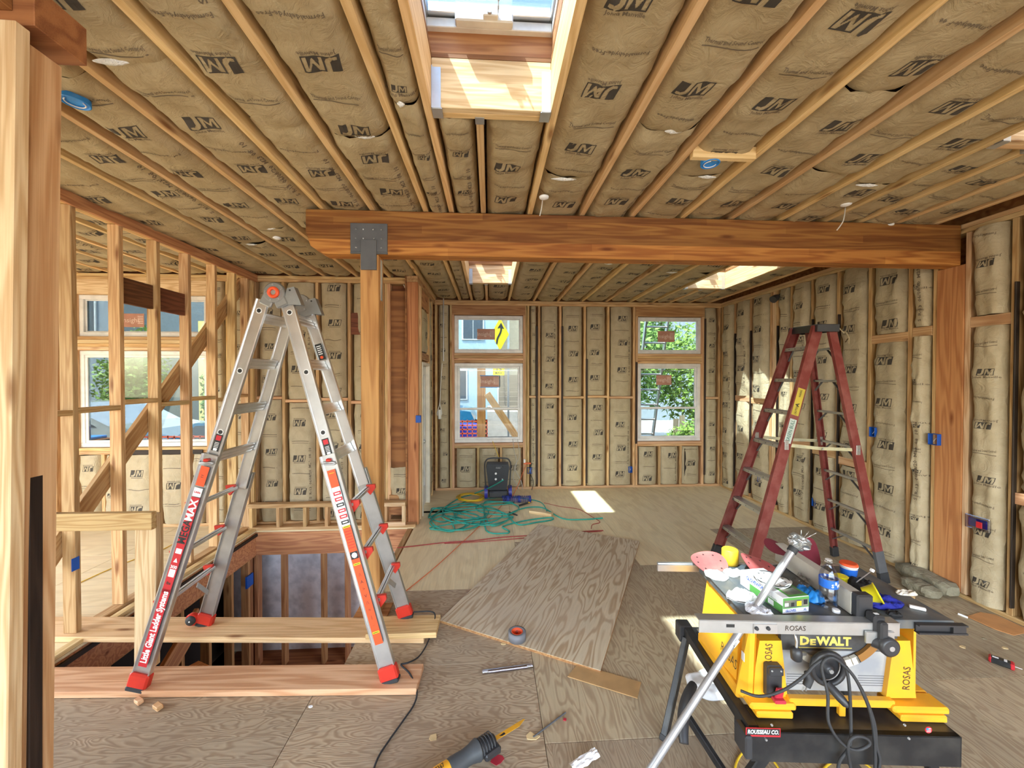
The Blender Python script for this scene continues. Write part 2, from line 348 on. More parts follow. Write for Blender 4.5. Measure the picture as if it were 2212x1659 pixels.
    def sheet(s, fn, nu, nv, smooth=True):
        vs = [fn(i/nu, j/nv) for j in range(nv+1) for i in range(nu+1)]
        fs = [(j*(nu+1)+i, j*(nu+1)+i+1, (j+1)*(nu+1)+i+1, (j+1)*(nu+1)+i) for j in range(nv) for i in range(nu)]
        return s.add(vs, fs, smooth)
    def build(s, name, parent=None, recalc=False, rel=None):
        me = bpy.data.meshes.new(name); off = wloc(parent) if parent else Vector((0, 0, 0))
        if rel is not None: off = Vector(rel)
        me.from_pydata([tuple(p-off) for p in s.v], [], s.f)
        for m in s.m: me.materials.append(m)
        me.polygons.foreach_set('material_index', s.mi); me.polygons.foreach_set('use_smooth', s.sm)
        me.update()
        if recalc:
            bm = bmesh.new(); bm.from_mesh(me); bmesh.ops.recalc_face_normals(bm, faces=bm.faces); bm.to_mesh(me); bm.free()
        o = bpy.data.objects.new(name, me); COL.objects.link(o)
        if parent: o.parent = parent
        elif rel is not None: o.location = rel
        return o
def mb(m): return MB().mat(m)
def tag(o, label=None, cat=None, group=None, kind=None):
    if label: o['label'] = label
    if cat: o['category'] = cat
    if group: o['group'] = group
    if kind: o['kind'] = kind
    return o
def thing(name, loc, label, cat, group=None):
    o = bpy.data.objects.new(name, None); COL.objects.link(o); o.location = loc; o.empty_display_size = .1
    return tag(o, label, cat, group)
def structure(name, m):
    o = m.build(name, None, True); o['kind'] = 'structure'; return o
# boards: a cached chamfered stick along its own X, so the grain follows the board
_BC = {}
def board(name, p0, p1, w, h, m='stud', parent=None, up=(0, 0, 1), ch=.0025):
    """stick from p0 to p1 along its centre line; h is measured along 'up', w across"""
    p0, p1 = Vector(p0), Vector(p1); X = p1-p0; L = X.length; X.normalize()
    up = Vector(up); Y = up.cross(X)
    if Y.length < 1e-4: Y = Vector((0, 1, 0)).cross(X)
    Y.normalize(); Zz = X.cross(Y)
    key = (round(L, 2), round(w, 3), round(h, 3), m)
    if key not in _BC:
        b = mb(m); b.rbox((0, 0, 0), (round(L, 2), w, h), Matrix.Identity(3), ch)
        me = bpy.data.meshes.new(name); me.from_pydata([tuple(v) for v in b.v], [], b.f); me.materials.append(M[m])
        bm = bmesh.new(); bm.from_mesh(me); bmesh.ops.recalc_face_normals(bm, faces=bm.faces); bm.to_mesh(me); bm.free()
        _BC[key] = me
    o = bpy.data.objects.new(name, _BC[key]); COL.objects.link(o)
    rot = Matrix((X, Y, Zz)).transposed().to_4x4()
    if parent: o.parent = parent; rot = rot; c = (p0+p1)/2-wloc(parent)
    else: c = (p0+p1)/2
    o.rotation_mode = 'QUATERNION'; o.location = c; o.rotation_quaternion = rot.to_quaternion()
    return o
# ---------------------------------------------------------------- lettering
_TX = {}
def text2d(s, size=1., shear=0., bold=0., res=2):
    k = (s, round(size, 4), shear, bold, res)
    if k not in _TX:
        c = bpy.data.curves.new('t', 'FONT'); c.body = s; c.size = size; c.align_x = 'CENTER'; c.align_y = 'CENTER'
        c.resolution_u = res; c.shear = shear; c.offset = bold*size; c.fill_mode = 'FRONT'
        o = bpy.data.objects.new('t', c); me = bpy.data.meshes.new_from_object(o)
        vs = [(v.co.x, v.co.y) for v in me.vertices]; fs = [tuple(p.vertices) for p in me.polygons]
        bpy.data.objects.remove(o); bpy.data.curves.remove(c); bpy.data.meshes.remove(me)
        _TX[k] = (vs, fs)
    return _TX[k]
def letter(b, s, O, U, V, size, shear=0., bold=0., lift=.0008, res=2, width=None, m=None):
    """printed words centred at O reading along U, up V"""
    if m: b.mat(m)
    O, U, V = Vector(O), Vector(U).normalized(), Vector(V).normalized(); Nn = U.cross(V)
    vs, fs = text2d(s, size, shear, bold, res); k = 1.
    if width:
        w = max(v[0] for v in vs)-min(v[0] for v in vs); k = width/w
    return b.add([O+U*(x*k)+V*y+Nn*lift for x, y in vs], fs)
# ================================================================ THE BUILDING
CZ = 3.17          # underside of the roof joists
BY, LY, RX, JX, PX = 6.45, 5.05, 4.0, -0.91, -2.95   # back wall, left back wall, right wall, jog wall, stud partition
HX0, HX1, HY0, HY1 = -2.86, -0.95, 2.50, 4.86       # stair opening
def holes_rects(x0, x1, y0, y1, holes):
    xs = sorted({x0, x1, *[h[0] for h in holes], *[h[1] for h in holes]}); ys = sorted({y0, y1, *[h[2] for h in holes], *[h[3] for h in holes]})
    out = []
    for a, b in zip(xs, xs[1:]):
        run = None
        for c, d in zip(ys, ys[1:]):
            if any(h[0] <= a and b <= h[1] and h[2] <= c and d <= h[3] for h in holes):
                if run: out.append((a, b, *run)); run = None
            else: run = (run[0], d) if run else (c, d)
        if run: out.append((a, b, *run))
    return out
# ---------------------------------------------------------------- kraft-faced batts
LOGO_B = [(0, 0), (1, 0), (1, .54), (0, .54)]
LOGO_J = [(.27, .545), (.41, .545), (.41, .17), (.36, .07), (.25, .02), (.08, .05), (.07, .15), (.20, .13), (.27, .20)]
LOGO_M = [(.47, .04), (.555, .04), (.575, .36), (.70, .08), (.74, .08), (.85, .38), (.85, .04), (.97, .04), (.97, .50), (.84, .50), (.725, .24), (.60, .50), (.47, .50)]
def _sh(p): return [(x-.5+(y-.27)*.16, y-.27) for x, y in p]
_TRI = {}
def tris(p):
    k = id(p)
    if k not in _TRI: _TRI[k] = [tuple(t) for t in tessellate_polygon([[Vector((a, b, 0)) for a, b in p]])]
    return _TRI[k]
def _inside(p, poly):
    x, y = p; r = False; k = len(poly)
    for i in range(k):
        (x1, y1), (x2, y2) = poly[i], poly[i-1]
        if (y1 > y) != (y2 > y) and x < (x2-x1)*(y-y1)/(y2-y1)+x1: r = not r
    return r
def _cells(gx, run):
    out = []
    for j in range(int(gx*.54)):
        i = 0
        while i < gx:
            q = lambda ii: not (_inside(((ii+.5)/gx, (j+.5)/gx), LOGO_J) or _inside(((ii+.5)/gx, (j+.5)/gx), LOGO_M))
            if not q(i): i += 1; continue
            n_ = 1
            while n_ < run and i+n_ < gx and q(i+n_): n_ += 1
            out.append((i, j, n_)); i += n_
    return out
LOGO_CELLS = {True: (56, _cells(56, 4)), False: (28, _cells(28, 3))}
def batt(parent, O, U, V, w, L, mat='kraft_w', near=True, bulge=.012, edge=.035, phase=None, code=False, seed=0, logos=True, period=.86, name='insulation_batt', wr=1.):
    """O = middle of the foot of the batt on the stud-face plane; U across, V along; U x V points into the room"""
    O, U, V = Vector(O), Vector(U), Vector(V); Nn = U.cross(V); rr = random.Random(seed*13+5)
    if phase is None: phase = rr.random()*period
    s3 = Vector((seed*3.7, seed*1.3, seed*.7)); asym = rr.uniform(-.25, .25)
    def H(a, v):               # a = metres across from the middle, v = metres along
        u = a/(w/2); e = min(v, L-v)
        h = -edge+(edge+bulge)*(1-abs(max(-1, min(1, u)))**4.5)*(1+asym*u*.3)
        h *= 1
        if e < .05: h -= .012*(1-e/.05)**2
        q = O+V*v+U*a
        k = noise.noise(Vector((q.x*3.1, q.y*3.1, q.z*3.1))+s3)
        k2 = noise.noise(Vector((a*9, v*4.2, 0))+s3*2)
        cr = 1-abs(noise.noise(Vector((a*5+v*2.2, v*5-a*3, 3))+s3))*2
        cr2 = 1-abs(noise.noise(Vector((a*4-v*1.2, v*7.5, 9))+s3*3))*2
        h += (.012*k+.009*k2+.016*max(0, cr-.70)*3*abs(u)**.6+.006*max(0, cr2-.75)*4)*wr
        return h
    nu = 14 if near else 10; nv = max(3, int(L/(.045 if near else .07)))
    HG = [[H((i/nu-.5)*w, j/nv*L) for i in range(nu+1)] for j in range(nv+1)]
    def P(a, v, l=0.):
        x = max(0, min(nu-1e-6, (a/w+.5)*nu)); y = max(0, min(nv-1e-6, v/L*nv)); i, j = int(x), int(y); fx, fy = x-i, y-j
        h = (HG[j][i]*(1-fx)+HG[j][i+1]*fx)*(1-fy)+(HG[j+1][i]*(1-fx)+HG[j+1][i+1]*fx)*fy
        return O+U*a+V*v+Nn*(h+l)
    b = mb(mat)
    b.sheet(lambda s, t: O+U*((s-.5)*w)+V*(t*L)+Nn*HG[int(round(t*nv))][int(round(s*nu))], nu, nv)
    # side flanges folding back to the framing
    for sg in (-1, 1):
        b.sheet(lambda s, t, sg=sg: O+U*(sg*(w/2+.004*s))+V*(t*L)+Nn*(H(sg*w/2, t*L)*(1-s)-(.12)*s), 1, nv)
    if logos:
        LW = min(.155, w*.5); b0 = (w-LW)/2-.03; k = int(-1); v = phase-period
        cx0 = rr.uniform(-.4, .6)*max(0, b0)
        while v < L+period:
            for off, kind in ((0, 0), (.215, 1), (.43, 2), (.645, 3)):
                vv = v+off+rr.uniform(-.015, .015); sg = 1 if kind != 2 else -1
                if kind in (0, 2):
                    if vv < .06 or vv > L-.06: continue
                    cx = cx0+rr.uniform(-.02, .02); tr = lambda x, y, l, cx=cx, vv=vv, sg=sg: P(cx+sg*x*LW, vv+sg*y*LW, l)
                    b.mat('ink'); gx, cells = LOGO_CELLS[near]
                    used = {}; vs = []
                    def vid(i, j):
                        if (i, j) not in used: used[(i, j)] = len(vs); x, y = i/gx, j/gx; vs.append(tr(x-.5+(y-.27)*.16, y-.27, .0017))
                        return used[(i, j)]
                    fs = [(vid(i, j), vid(i+n_, j), vid(i+n_, j+1), vid(i, j+1)) for i, j, n_ in cells]
                    b.add(vs, fs)
                    b.mat('ink2')
                    if near:
                        vs, fs = text2d('Johns Manville', .026, 0, .01, 1); b.add([P(cx+sg*x, vv-sg*(.27*LW+.014)+sg*y, .002) for x, y in vs], fs)
                    else: b.sheet(lambda s, t: P(cx+sg*(s-.5)*LW*.9, vv-sg*(.27*LW+.014)+sg*(t-.5)*.007, .002), 4, 1)
                else:
                    if vv < .05 or vv > L-.05: continue
                    tw = w*.68; wob = rr.uniform(3, 9); am = rr.uniform(.002, .007)
                    if near:
                        vs, fs = text2d('Formaldehyde-Free' if kind == 3 else 'Thermal and Sound Control', .03, 0, .012, 1)
                        ws = max(p[0] for p in vs)-min(p[0] for p in vs); kk = tw/ws
                        b.mat('ink2'); b.add([P(-x*kk*1, vv-y*.9+am*math.sin(x*kk*wob*4), .002) if kind == 3 else P(x*kk, vv+y*.9+am*math.sin(x*kk*wob*4), .002) for x, y in vs], fs)
                    else:
                        b.mat('ink2'); b.sheet(lambda s, t: P((s-.5)*tw, vv+(t-.5)*.008+am*math.sin(s*wob), .002), 8, 1)
                    if kind == 1:
                        b.mat('ink2'); b.sheet(lambda s, t: P((s-.5)*tw, vv-.026+(t-.5)*.005+am*math.sin(s*wob), .002), 8, 1)
            v += period
        if code:
            vs, fs = text2d('S  R-13  06/08/20  M23  08  10', .05, 0, .02, 1)
            b.mat('ink2'); cc = L*rr.uniform(.35, .65); a0 = w*.5-.05
            pts = [(a0-y*.7, cc+x*1.05) for x, y in vs]
            b.add([P(p[0], max(.01, min(L-.01, p[1])), .002) for p in pts], fs)
    o = b.build(name, parent); return o
# ---------------------------------------------------------------- FLOOR
hole = (HX0, HX1, HY0, HY1)
f = mb('header')
for x0, x1, y0, y1 in holes_rects(-6.2, RX+.16, -3.0, BY+.16, [hole, (-6.3, JX-.1, LY+.15, 7)]): f.box(x0, x1, y0, y1, -.30, -.021)
floor = structure('floor', f)
def ply(x0, x1, y0, y1, mat, turn=False, z=0.):
    b = MB().mat(mat); x0 += .0015; x1 -= .0015; y0 += .0015; y1 -= .0015
    lx, ly = x1-x0, y1-y0
    if turn: lx, ly = ly, lx
    b.rbox((0, 0, 0), (lx, ly, .019), Matrix.Identity(3), .0012)
    o = b.build('plywood_sheet', None, True); o.parent = floor; o.location = ((x0+x1)/2, (y0+y1)/2, z-.0095)
    if turn: o.rotation_euler = (0, 0, math.pi/2)
    return o
SH = []
for xs, mt in (((-6.1, -3.9), 0), ((-3.9, HX0), 0)):
    for y0, y1 in ((-3, -.6), (-.6, .62), (.62, 1.84), (1.84, 3.06), (3.06, 4.28), (4.28, LY+.02)): SH.append((*xs, y0, y1, 'ply_far_lit', False))
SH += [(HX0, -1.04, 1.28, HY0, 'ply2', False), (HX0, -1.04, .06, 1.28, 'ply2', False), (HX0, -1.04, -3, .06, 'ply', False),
       (HX0, -1.35, HY1, LY+.02, 'ply_far_lit', False), (-1.35, HX1, HY1, LY+.02, 'ply_far_lit', False),
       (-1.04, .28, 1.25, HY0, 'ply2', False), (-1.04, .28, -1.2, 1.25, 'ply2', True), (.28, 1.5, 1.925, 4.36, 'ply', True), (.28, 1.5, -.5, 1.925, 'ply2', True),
       (HX1, .28, HY0, 3.4, 'ply2', False), (HX1, .28, 3.4, 5.2, 'ply_far_lit', True), (1.5, 2.72, 1.3, 3.74, 'ply', True), (1.5, 2.72, -1.1, 1.3, 'ply', True),
       (2.72, RX+.02, 2.2, 4.6, 'ply', True), (2.72, RX+.02, -.2, 2.2, 'ply', True), (.28, 1.5, 4.36, BY+.02, 'ply_far_lit', True),
       (1.5, 2.72, 3.74, BY+.02, 'ply_far_lit', True), (2.72, RX+.02, 4.6, BY+.02, 'ply_far_lit', True), (JX-.1, .28, 5.2, BY+.02, 'ply_far_lit', False)]
for a in SH: ply(*a)
for x0, x1 in ((-1.04, 1.5), (1.5, RX)): ply(x0, x1, -3, -1.25 if x0 < 0 else -1.12, 'ply')
# ---------------------------------------------------------------- CEILING: roof deck, joists, batts, skylights
SKY = [(-.28, .30, .72, 1.89, 4), (-.28, .30, 4.10, 5.28, 5), (2.81, 3.41, 4.25, 5.42, 6), (2.81, 3.41, .80, 1.97, 7)]
c = mb('osb')
for x0, x1, y0, y1 in holes_rects(-6.3, RX+.25, -3.3, BY+.25, [(s[0], s[1], s[2], s[3]) for s in SKY]): c.box(x0, x1, y0, y1, CZ+.24, CZ+.262)
ceiling = structure('ceiling', c)
YN = -3.1
RXS = [-5.9, -5.49, -5.08, -4.67, -4.26, -3.85, -3.44, -3.06, -2.52, -2.11, -1.70, -1.29, -.91, -.5, -.30, -.05, .32, .74, 1.15, 1.57, 1.98, 2.40, 2.79, 3.10, 3.43, 3.78]
RT = {-.05: [(YN, .66), (1.95, 4.03), (5.35, BY)], 3.10: [(YN, .74), (2.03, 4.18), (5.49, BY)]}
for x in RXS:
    ye = BY+.14 if x > -.95 else LY+.14
    for y0, y1 in RT.get(x, [(YN, ye)]):
        if y1 == BY: y1 = ye
        board('rafter', (x, y0, CZ+.12), (x, y1, CZ+.12), .038, .238, 'rafter', ceiling)
        if x == -.05 or x == 3.10: # joist hangers
            for yy, dd in ((y1, -1), (y0, 1)):
                if yy in (YN, ye): continue
                mb('galv').box(x-.023, x+.023, min(yy, yy+dd*.05), max(yy, yy+dd*.05), CZ-.003, CZ+.07).build('joist_hanger', ceiling)
for sx0, sx1, sy0, sy1, k in SKY:
    for yy, dd in ((sy0, -1), (sy1, 1)):
        for j in (0, 1):
            yc = yy+dd*(.019+.038*j); board('header', (sx0, yc, CZ+.12), (sx1, yc, CZ+.12), .038, .238, 'pale' if j == 0 else 'rafter', ceiling)
        for xx, q in ((sx0, 1), (sx1, -1)):
            mb('galv').box(min(xx, xx+q*.004), max(xx, xx+q*.004), yy-.003 if dd > 0 else yy-.036, yy+.036 if dd > 0 else yy+.003, CZ-.004, CZ+.20)\
                .box(min(xx, xx+q*.045), max(xx, xx+q*.045), yy+(-.004 if dd > 0 else 0), yy+(0 if dd > 0 else .004), CZ-.004, CZ+.19)\
                .box(min(xx, xx+q*.05), max(xx, xx+q*.05), min(yy, yy+dd*.07), max(yy, yy+dd*.07), CZ-.006, CZ-.001).build('joist_hanger', ceiling)
bays = list(zip(RXS, RXS[1:])); sd = 100
for a, b_ in bays:
    w = b_-a-.038-.030; xc = (a+b_)/2; ye = BY-.02 if xc > -.93 else LY-.02
    if a == -.5 or w < .1:
        w = max(w, .14)
    spans = [(YN, ye)]
    for s in SKY:
        if s[0]-.05 < xc < s[1]+.05:
            ns = []
            for y0, y1 in spans:
                if y0 < s[2] < y1: ns += [(y0, s[2]-.08), (s[3]+.085, y1)]
                else: ns.append((y0, y1))
            spans = ns
    for y0, y1 in spans:
        # split into battens of irregular length
        cuts = [y0]; rr = random.Random(int(xc*100)+int(y0*10)); y = y0
        nxt = 2.05+rr.uniform(-.5, .5) if xc > -3 else 2.5
        while y1-y > 2.6:
            y = nxt if y < 1 and y1 > 3 else y+rr.uniform(1.6, 2.4)
            if y < y1-.5: cuts.append(y)
            else: break
        cuts.append(y1)
        for q0, q1 in zip(cuts, cuts[1:]):
            if q1 < -.4: continue
            sd += 1; q0 = max(q0, -.6)
            batt(ceiling, (xc, q1+(.012 if q1 < y1-.01 else 0), CZ+.012), (1, 0, 0), (0, -1, 0), w, q1-q0+.006, 'kraft', near=q0 < 3.2 and xc > -3, bulge=rr.uniform(.004, .022), edge=.05, seed=sd, code=rr.random() < .3, wr=1.25)
            if q0 > y0+.2 and rr.random() < .55 and q0 > .3:   # torn joint showing white fibreglass
                t = mb('fluff'); tw = w*rr.uniform(.25, .5); tx = xc+rr.uniform(-.25, .25)*w
                t.sheet(lambda s, u: Vector((tx+(s-.5)*tw, q0+(u-.5)*(.008+.03*math.sin(s*3.14)), CZ-.004-.012*math.sin(s*3.14)*math.sin(u*3.14)+.004*noise.noise(Vector((s*9, u*5, sd))))), 8, 3)
                t.build('fibreglass_tuft', ceiling)
# skylights
for sx0, sx1, sy0, sy1, k in SKY:
    z0 = CZ+.24
    c = mb('header').box(sx0-.04, sx1+.04, sy0-.04, sy0, z0+.022, z0+.12).box(sx0-.04, sx1+.04, sy1, sy1+.04, z0+.022, z0+.12)\
        .box(sx0-.055, sx0-.02, sy0, sy1, z0+.022, z0+.12).box(sx1+.005, sx1+.04, sy0, sy1, z0+.022, z0+.12)
    w = structure('window_%d' % k, c)
    zf = z0+.12
    fr = mb('white')
    for x0, x1, y0, y1 in ((sx0-.07, sx0-.018, sy0-.06, sy1+.045), (sx1+.0, sx1+.06, sy0-.06, sy1+.045), (sx0-.018, sx1, sy0-.06, sy0+.0), (sx0-.018, sx1, sy1-.028, sy1+.045)): fr.box(x0, x1, y0, y1, zf, zf+.045, .003)
    fr.build('skylight_frame', w)
    fr = mb('alu')
    for x0, x1, y0, y1 in ((sx0-.065, sx0-.012, sy0-.06, sy1+.04), (sx1-.008, sx1+.055, sy0-.06, sy1+.04), (sx0-.012, sx1-.008, sy0-.06, sy0+.01), (sx0-.012, sx1-.008, sy1-.05, sy1+.04)): fr.box(x0, x1, y0, y1, zf+.05, zf+.10, .003)
    fr.build('sash', w)
    mb('skyglass').box(sx0-.02, sx1+.0, sy0+.0, sy1-.045, zf+.07, zf+.078).build('pane', w)
    xc = (sx0+sx1)/2
    g = mb('white').box(xc-.17, xc+.10, sy1-.075, sy1-.03, zf-.004, zf+.04, .006).box(xc-.04, xc+.03, sy1-.10, sy1-.06, zf+.0, zf+.032, .004)
    g.mat('galv').cyl((xc-.01, sy1-.10, zf+.012), (xc-.01, sy1-.112, zf+.012), .011, 12)
    g.build('chain_operator', w)
    ch = mb('galv')
    for i in range(22):
        t = i/21; p = Vector((xc+.03, sy1-.09-.35*t, zf+.03+.018*math.sin(t*3)))
        ch.rbox(p, (.010 if i % 2 else .006, .017, .008), Matrix.Identity(3), .001)
    ch.build('chain', w)
# ---------------------------------------------------------------- WALL FRAMING
def sheath(name, plane, c, d, a0, a1, holes, z0=-.3, z1=CZ+.24, m='osb'):
    """wall sheathing: plane 'y' wall at Y=c..c+d or plane 'x' wall"""
    b = mb(m)
    for p0, p1, q0, q1 in holes_rects(a0, a1, z0, z1, holes):
        if plane == 'y': b.box(p0, p1, min(c, c+d), max(c, c+d), q0, q1)
        else: b.box(min(c, c+d), max(c, c+d), p0, p1, q0, q1)
    return structure(name, b)
def studY(par, x, yf, z0, z1, m='stud', w=.038, d=.138, name='stud'):  # stud of a wall that faces -Y
    return board(name, (x, yf+d/2, z0), (x, yf+d/2, z1), d, w, m, par, up=(1, 0, 0))
def plateY(par, x0, x1, yf, z0, z1, m='stud', d=.138, name='plate'):
    return board(name, (x0, yf+d/2, (z0+z1)/2), (x1, yf+d/2, (z0+z1)/2), d, z1-z0, m, par)
def studX(par, y, xf, z0, z1, m='stud', w=.038, d=.138, name='stud'):  # stud of a wall that faces -X, face at xf, depth to +X
    return board(name, (xf+d/2, y, z0), (xf+d/2, y, z1), w, d, m, par, up=(1, 0, 0))
def plateX(par, y0, y1, xf, z0, z1, m='stud', d=.138, name='plate'):
    return board(name, (xf+d/2, y0, (z0+z1)/2), (xf+d/2, y1, (z0+z1)/2), d, z1-z0, m, par)
def vinyl_window(idx, x0, x1, yf, parts_, sticker=True, slider=False):
    """parts_ = list of (z0, z1, kind) white vinyl units set in a wall that faces -Y; frame face recessed"""
    root = None
    for z0, z1, kind in parts_:
        b = mb('white'); y0, y1 = yf+.045, yf+.12; t = .052
        for a0, a1, c0, c1 in ((x0, x1, z1-t, z1), (x0, x1, z0, z0+t), (x0, x0+t, z0+t, z1-t), (x1-t, x1, z0+t, z1-t)): b.box(a0, a1, y0, y1, c0, c1, .004)
        if root is None:
            root = structure('window_%d' % idx, b)
        else: b.build('frame', root)
        if kind == 'fixed':
            mb('glass').box(x0+t, x1-t, yf+.085, yf+.095, z0+t, z1-t).build('pane', root)
            b = mb('white'); q = .016
            for a0, a1, c0, c1 in ((x0+t, x1-t, z1-t-q, z1-t), (x0+t, x1-t, z0+t, z0+t+q), (x0+t, x0+t+q, z0+t+q, z1-t-q), (x1-t-q, x1-t, z0+t+q, z1-t-q)): b.box(a0, a1, yf+.07, yf+.084, c0, c1, .003)
            b.build('glazing_bead', root)
        elif kind == 'hung':
            zm = z0+(z1-z0)*.425
            for (c0, c1, yo) in ((zm-.02, z1-t, .03), (z0+t, zm+.02, 0.)):
                s = mb('white'); q = .034
                for a0, a1, e0, e1 in ((x0+t, x1-t, c1-q, c1), (x0+t, x1-t, c0, c0+q), (x0+t, x0+t+q, c0+q, c1-q), (x1-t-q, x1-t, c0+q, c1-q)): s.box(a0, a1, yf+.055+yo, yf+.083+yo, e0, e1, .003)
                so_ = s.build('sash', root)
                mb('glass').box(x0+t+q, x1-t-q, yf+.066+yo, yf+.074+yo, c0+q, c1-q).build('pane', so_)
            mb('white').box((x0+x1)/2-.03, (x0+x1)/2+.03, yf+.04, yf+.056, zm+.018, zm+.034, .003).build('sash_lock', root)
            mb('galv').box(x0+t+.02, x1-t-.02, yf+.05, yf+.06, z1-t-.075, z1-t-.068).build('head_rail', root)
        else:
            xm = x0+(x1-x0)*.535
            for (a0, a1, yo) in ((x0+t, xm+.02, 0.), (xm-.02, x1-t, .03)):
                s = mb('white'); q = .032
                for p0, p1, e0, e1 in ((a0, a1, z1-t-q, z1-t), (a0, a1, z0+t, z0+t+q), (a0, a0+q, z0+t+q, z1-t-q), (a1-q, a1, z0+t+q, z1-t-q)): s.box(p0, p1, yf+.055+yo, yf+.083+yo, e0, e1, .003)
                so_ = s.build('sash', root)
                mb('glass').box(a0+q, a1-q, yf+.066+yo, yf+.074+yo, z0+t+q, z1-t-q).build('pane', so_)
    return root
# ---- back wall (faces -Y)
WZ = (.787, 2.124, 2.296, 2.923)
W1, W2 = (-.59, .56), (2.53, 3.66)
wb = sheath('wall_back', 'y', BY+.14, .02, JX-.16, RX+.16, [(W1[0], W1[1], WZ[0], WZ[1]), (W1[0], W1[1], WZ[2], WZ[3]), (W2[0], W2[1], WZ[0], WZ[1]), (W2[0], W2[1], WZ[2], WZ[3])])
for z0 in (3.09, 3.13): plateY(wb, JX, RX, BY, z0, z0+.038, 'stud')
plateY(wb, JX, RX, BY, 0, .038, 'pinky')
for x in (-.89, -.645, .60, .645, .83, 1.19, 1.61, 2.015, 2.465, 2.51, 3.685, 3.975): studY(wb, x, BY, .038, 3.09)
for x0, x1 in (W1, W2):
    for x in (x0-.019, x1+.019): studY(wb, x, BY, .038, 2.93, 'pinky', name='jack_stud')
    board('header', (x0-.04, BY+.03, 3.01), (x1+.04, BY+.03, 3.01), .06, .16, 'header', wb)
    board('header', (x0-.04, BY+.10, 3.01), (x1+.04, BY+.10, 3.01), .06, .16, 'header', wb)
    for k in range(4): plateY(wb, x0, x1, BY, 2.128+.0415*k, 2.128+.0415*k+.039, 'pinky' if k % 2 else 'stud', name='rail')
    for k in range(2): plateY(wb, x0, x1, BY, .705+.04*k, .705+.04*k+.038, 'pinky' if k else 'stud', name='sill_plate')
    n = 3
    for k in range(1, n): studY(wb, x0+(x1-x0)*k/n+.01, BY, .038, .705, 'stud', name='cripple_stud')
    for k in range(n):
        xa = x0+(x1-x0)*k/n; batt(wb, (xa+(x1-x0)/n/2, BY, .045), (1, 0, 0), (0, 0, 1), (x1-x0)/n-.07, .65, near=False, seed=700+k+int(x0*10), bulge=.012, code=(k == 1))
def baysY(par, xs, yf, z0, z1, blocks, seed, **kw):
    for i, (a, b_) in enumerate(xs):
        zb = blocks[i] if i < len(blocks) else None; segs = [(z0, z1)] if not zb else [(z0, zb-.019), (zb+.019, z1)]
        if zb: plateY(par, a, b_, yf, zb-.019, zb+.019, 'pinky', name='blocking')
        for j, (s0, s1) in enumerate(segs):
            batt(par, ((a+b_)/2+R.uniform(-.006, .006), yf, s0+.006), (1, 0, 0), (0, 0, 1), (b_-a)-.055, s1-s0-.012, near=False, seed=seed+i*7+j, code=(R.random() < .35), bulge=R.uniform(.005, .02), **kw)
baysY(wb, [(.664, .811), (.849, 1.171), (1.209, 1.591), (1.629, 1.996), (2.034, 2.446), (3.704, 3.956), (-.871, -.664)], BY, .04, 3.09, [1.56, 1.56, 1.545, 1.56, 1.545, 1.53, None], 800)
for x in (.790, 1.222, 1.642): board('black_strip', (x, BY-.002, .08), (x, BY-.002, 2.75 if x < 1.6 else 2.2), .010, .034, 'black_wood_and_shade', wb, up=(1, 0, 0))  # black strips on this wall paint the shaded gaps beside its studs
board('black_strip', (2.505, BY-.004, .75), (2.505, BY-.004, 2.15), .010, .034, 'black_wood_and_shade', wb, up=(1, 0, 0)); board('black_strip', (3.37, BY-.004, .1), (3.37, BY-.004, .66), .010, .034, 'black_wood_and_shade', wb, up=(1, 0, 0))
board('black_strip', (3.712, BY-.002, .2), (3.712, BY-.002, 2.9), .010, .034, 'black_wood_and_shade', wb, up=(1, 0, 0))
win1 = vinyl_window(1, *W1, BY, [(WZ[2], WZ[3], 'fixed'), (WZ[0], WZ[1], 'hung')])
win2 = vinyl_window(2, *W2, BY, [(WZ[2], WZ[3], 'fixed'), (WZ[0], WZ[1], 'hung')])
def sticker(win, px, py, w, h, yf, name='paper_sticker', fold=False, blue=False):
    p = onY(px, py, yf); c = plain if 0 else None
    b = mb('stk'); b.rbox(p, (w, .0015, h), Matrix.Identity(3))
    if blue:
        b.mat('bluelt'); 
        for a in (-1, 1): b.rbox(p+Vector((0, -.0012, a*h*.52)), (w*1.08, .001, .012), Matrix.Identity(3)); b.rbox(p+Vector((w*.54, -.0012, 0)), (.012, .001, h), Matrix.Identity(3))
    b.mat('stk2'); letter(b, 'Insight', p+Vector((-w*.12, -.001, 0)), (1, 0, 0), (0, 0, 1), h*.5, lift=.001)
    for k in range(5): b.rbox(p+Vector((w*.33, -.0012, h*(.3-.13*k))), (w*.25, .0006, h*.05), Matrix.Identity(3))
    b.build(name, win)
M['stk'] = plain('brown_film', (.50, .24, .17), .5); M['stk2'] = plain('pale_print', (.80, .62, .52), .5)
YS = BY+.064
sticker(win1, 1050, 722, .30, .18, BY+.078); sticker(win1, 1058, 824, .31, .19, YS, blue=True)
sticker(win2, 1439, 727, .30, .19, BY+.078); sticker(win2, 1434, 821, .27, .17, YS)
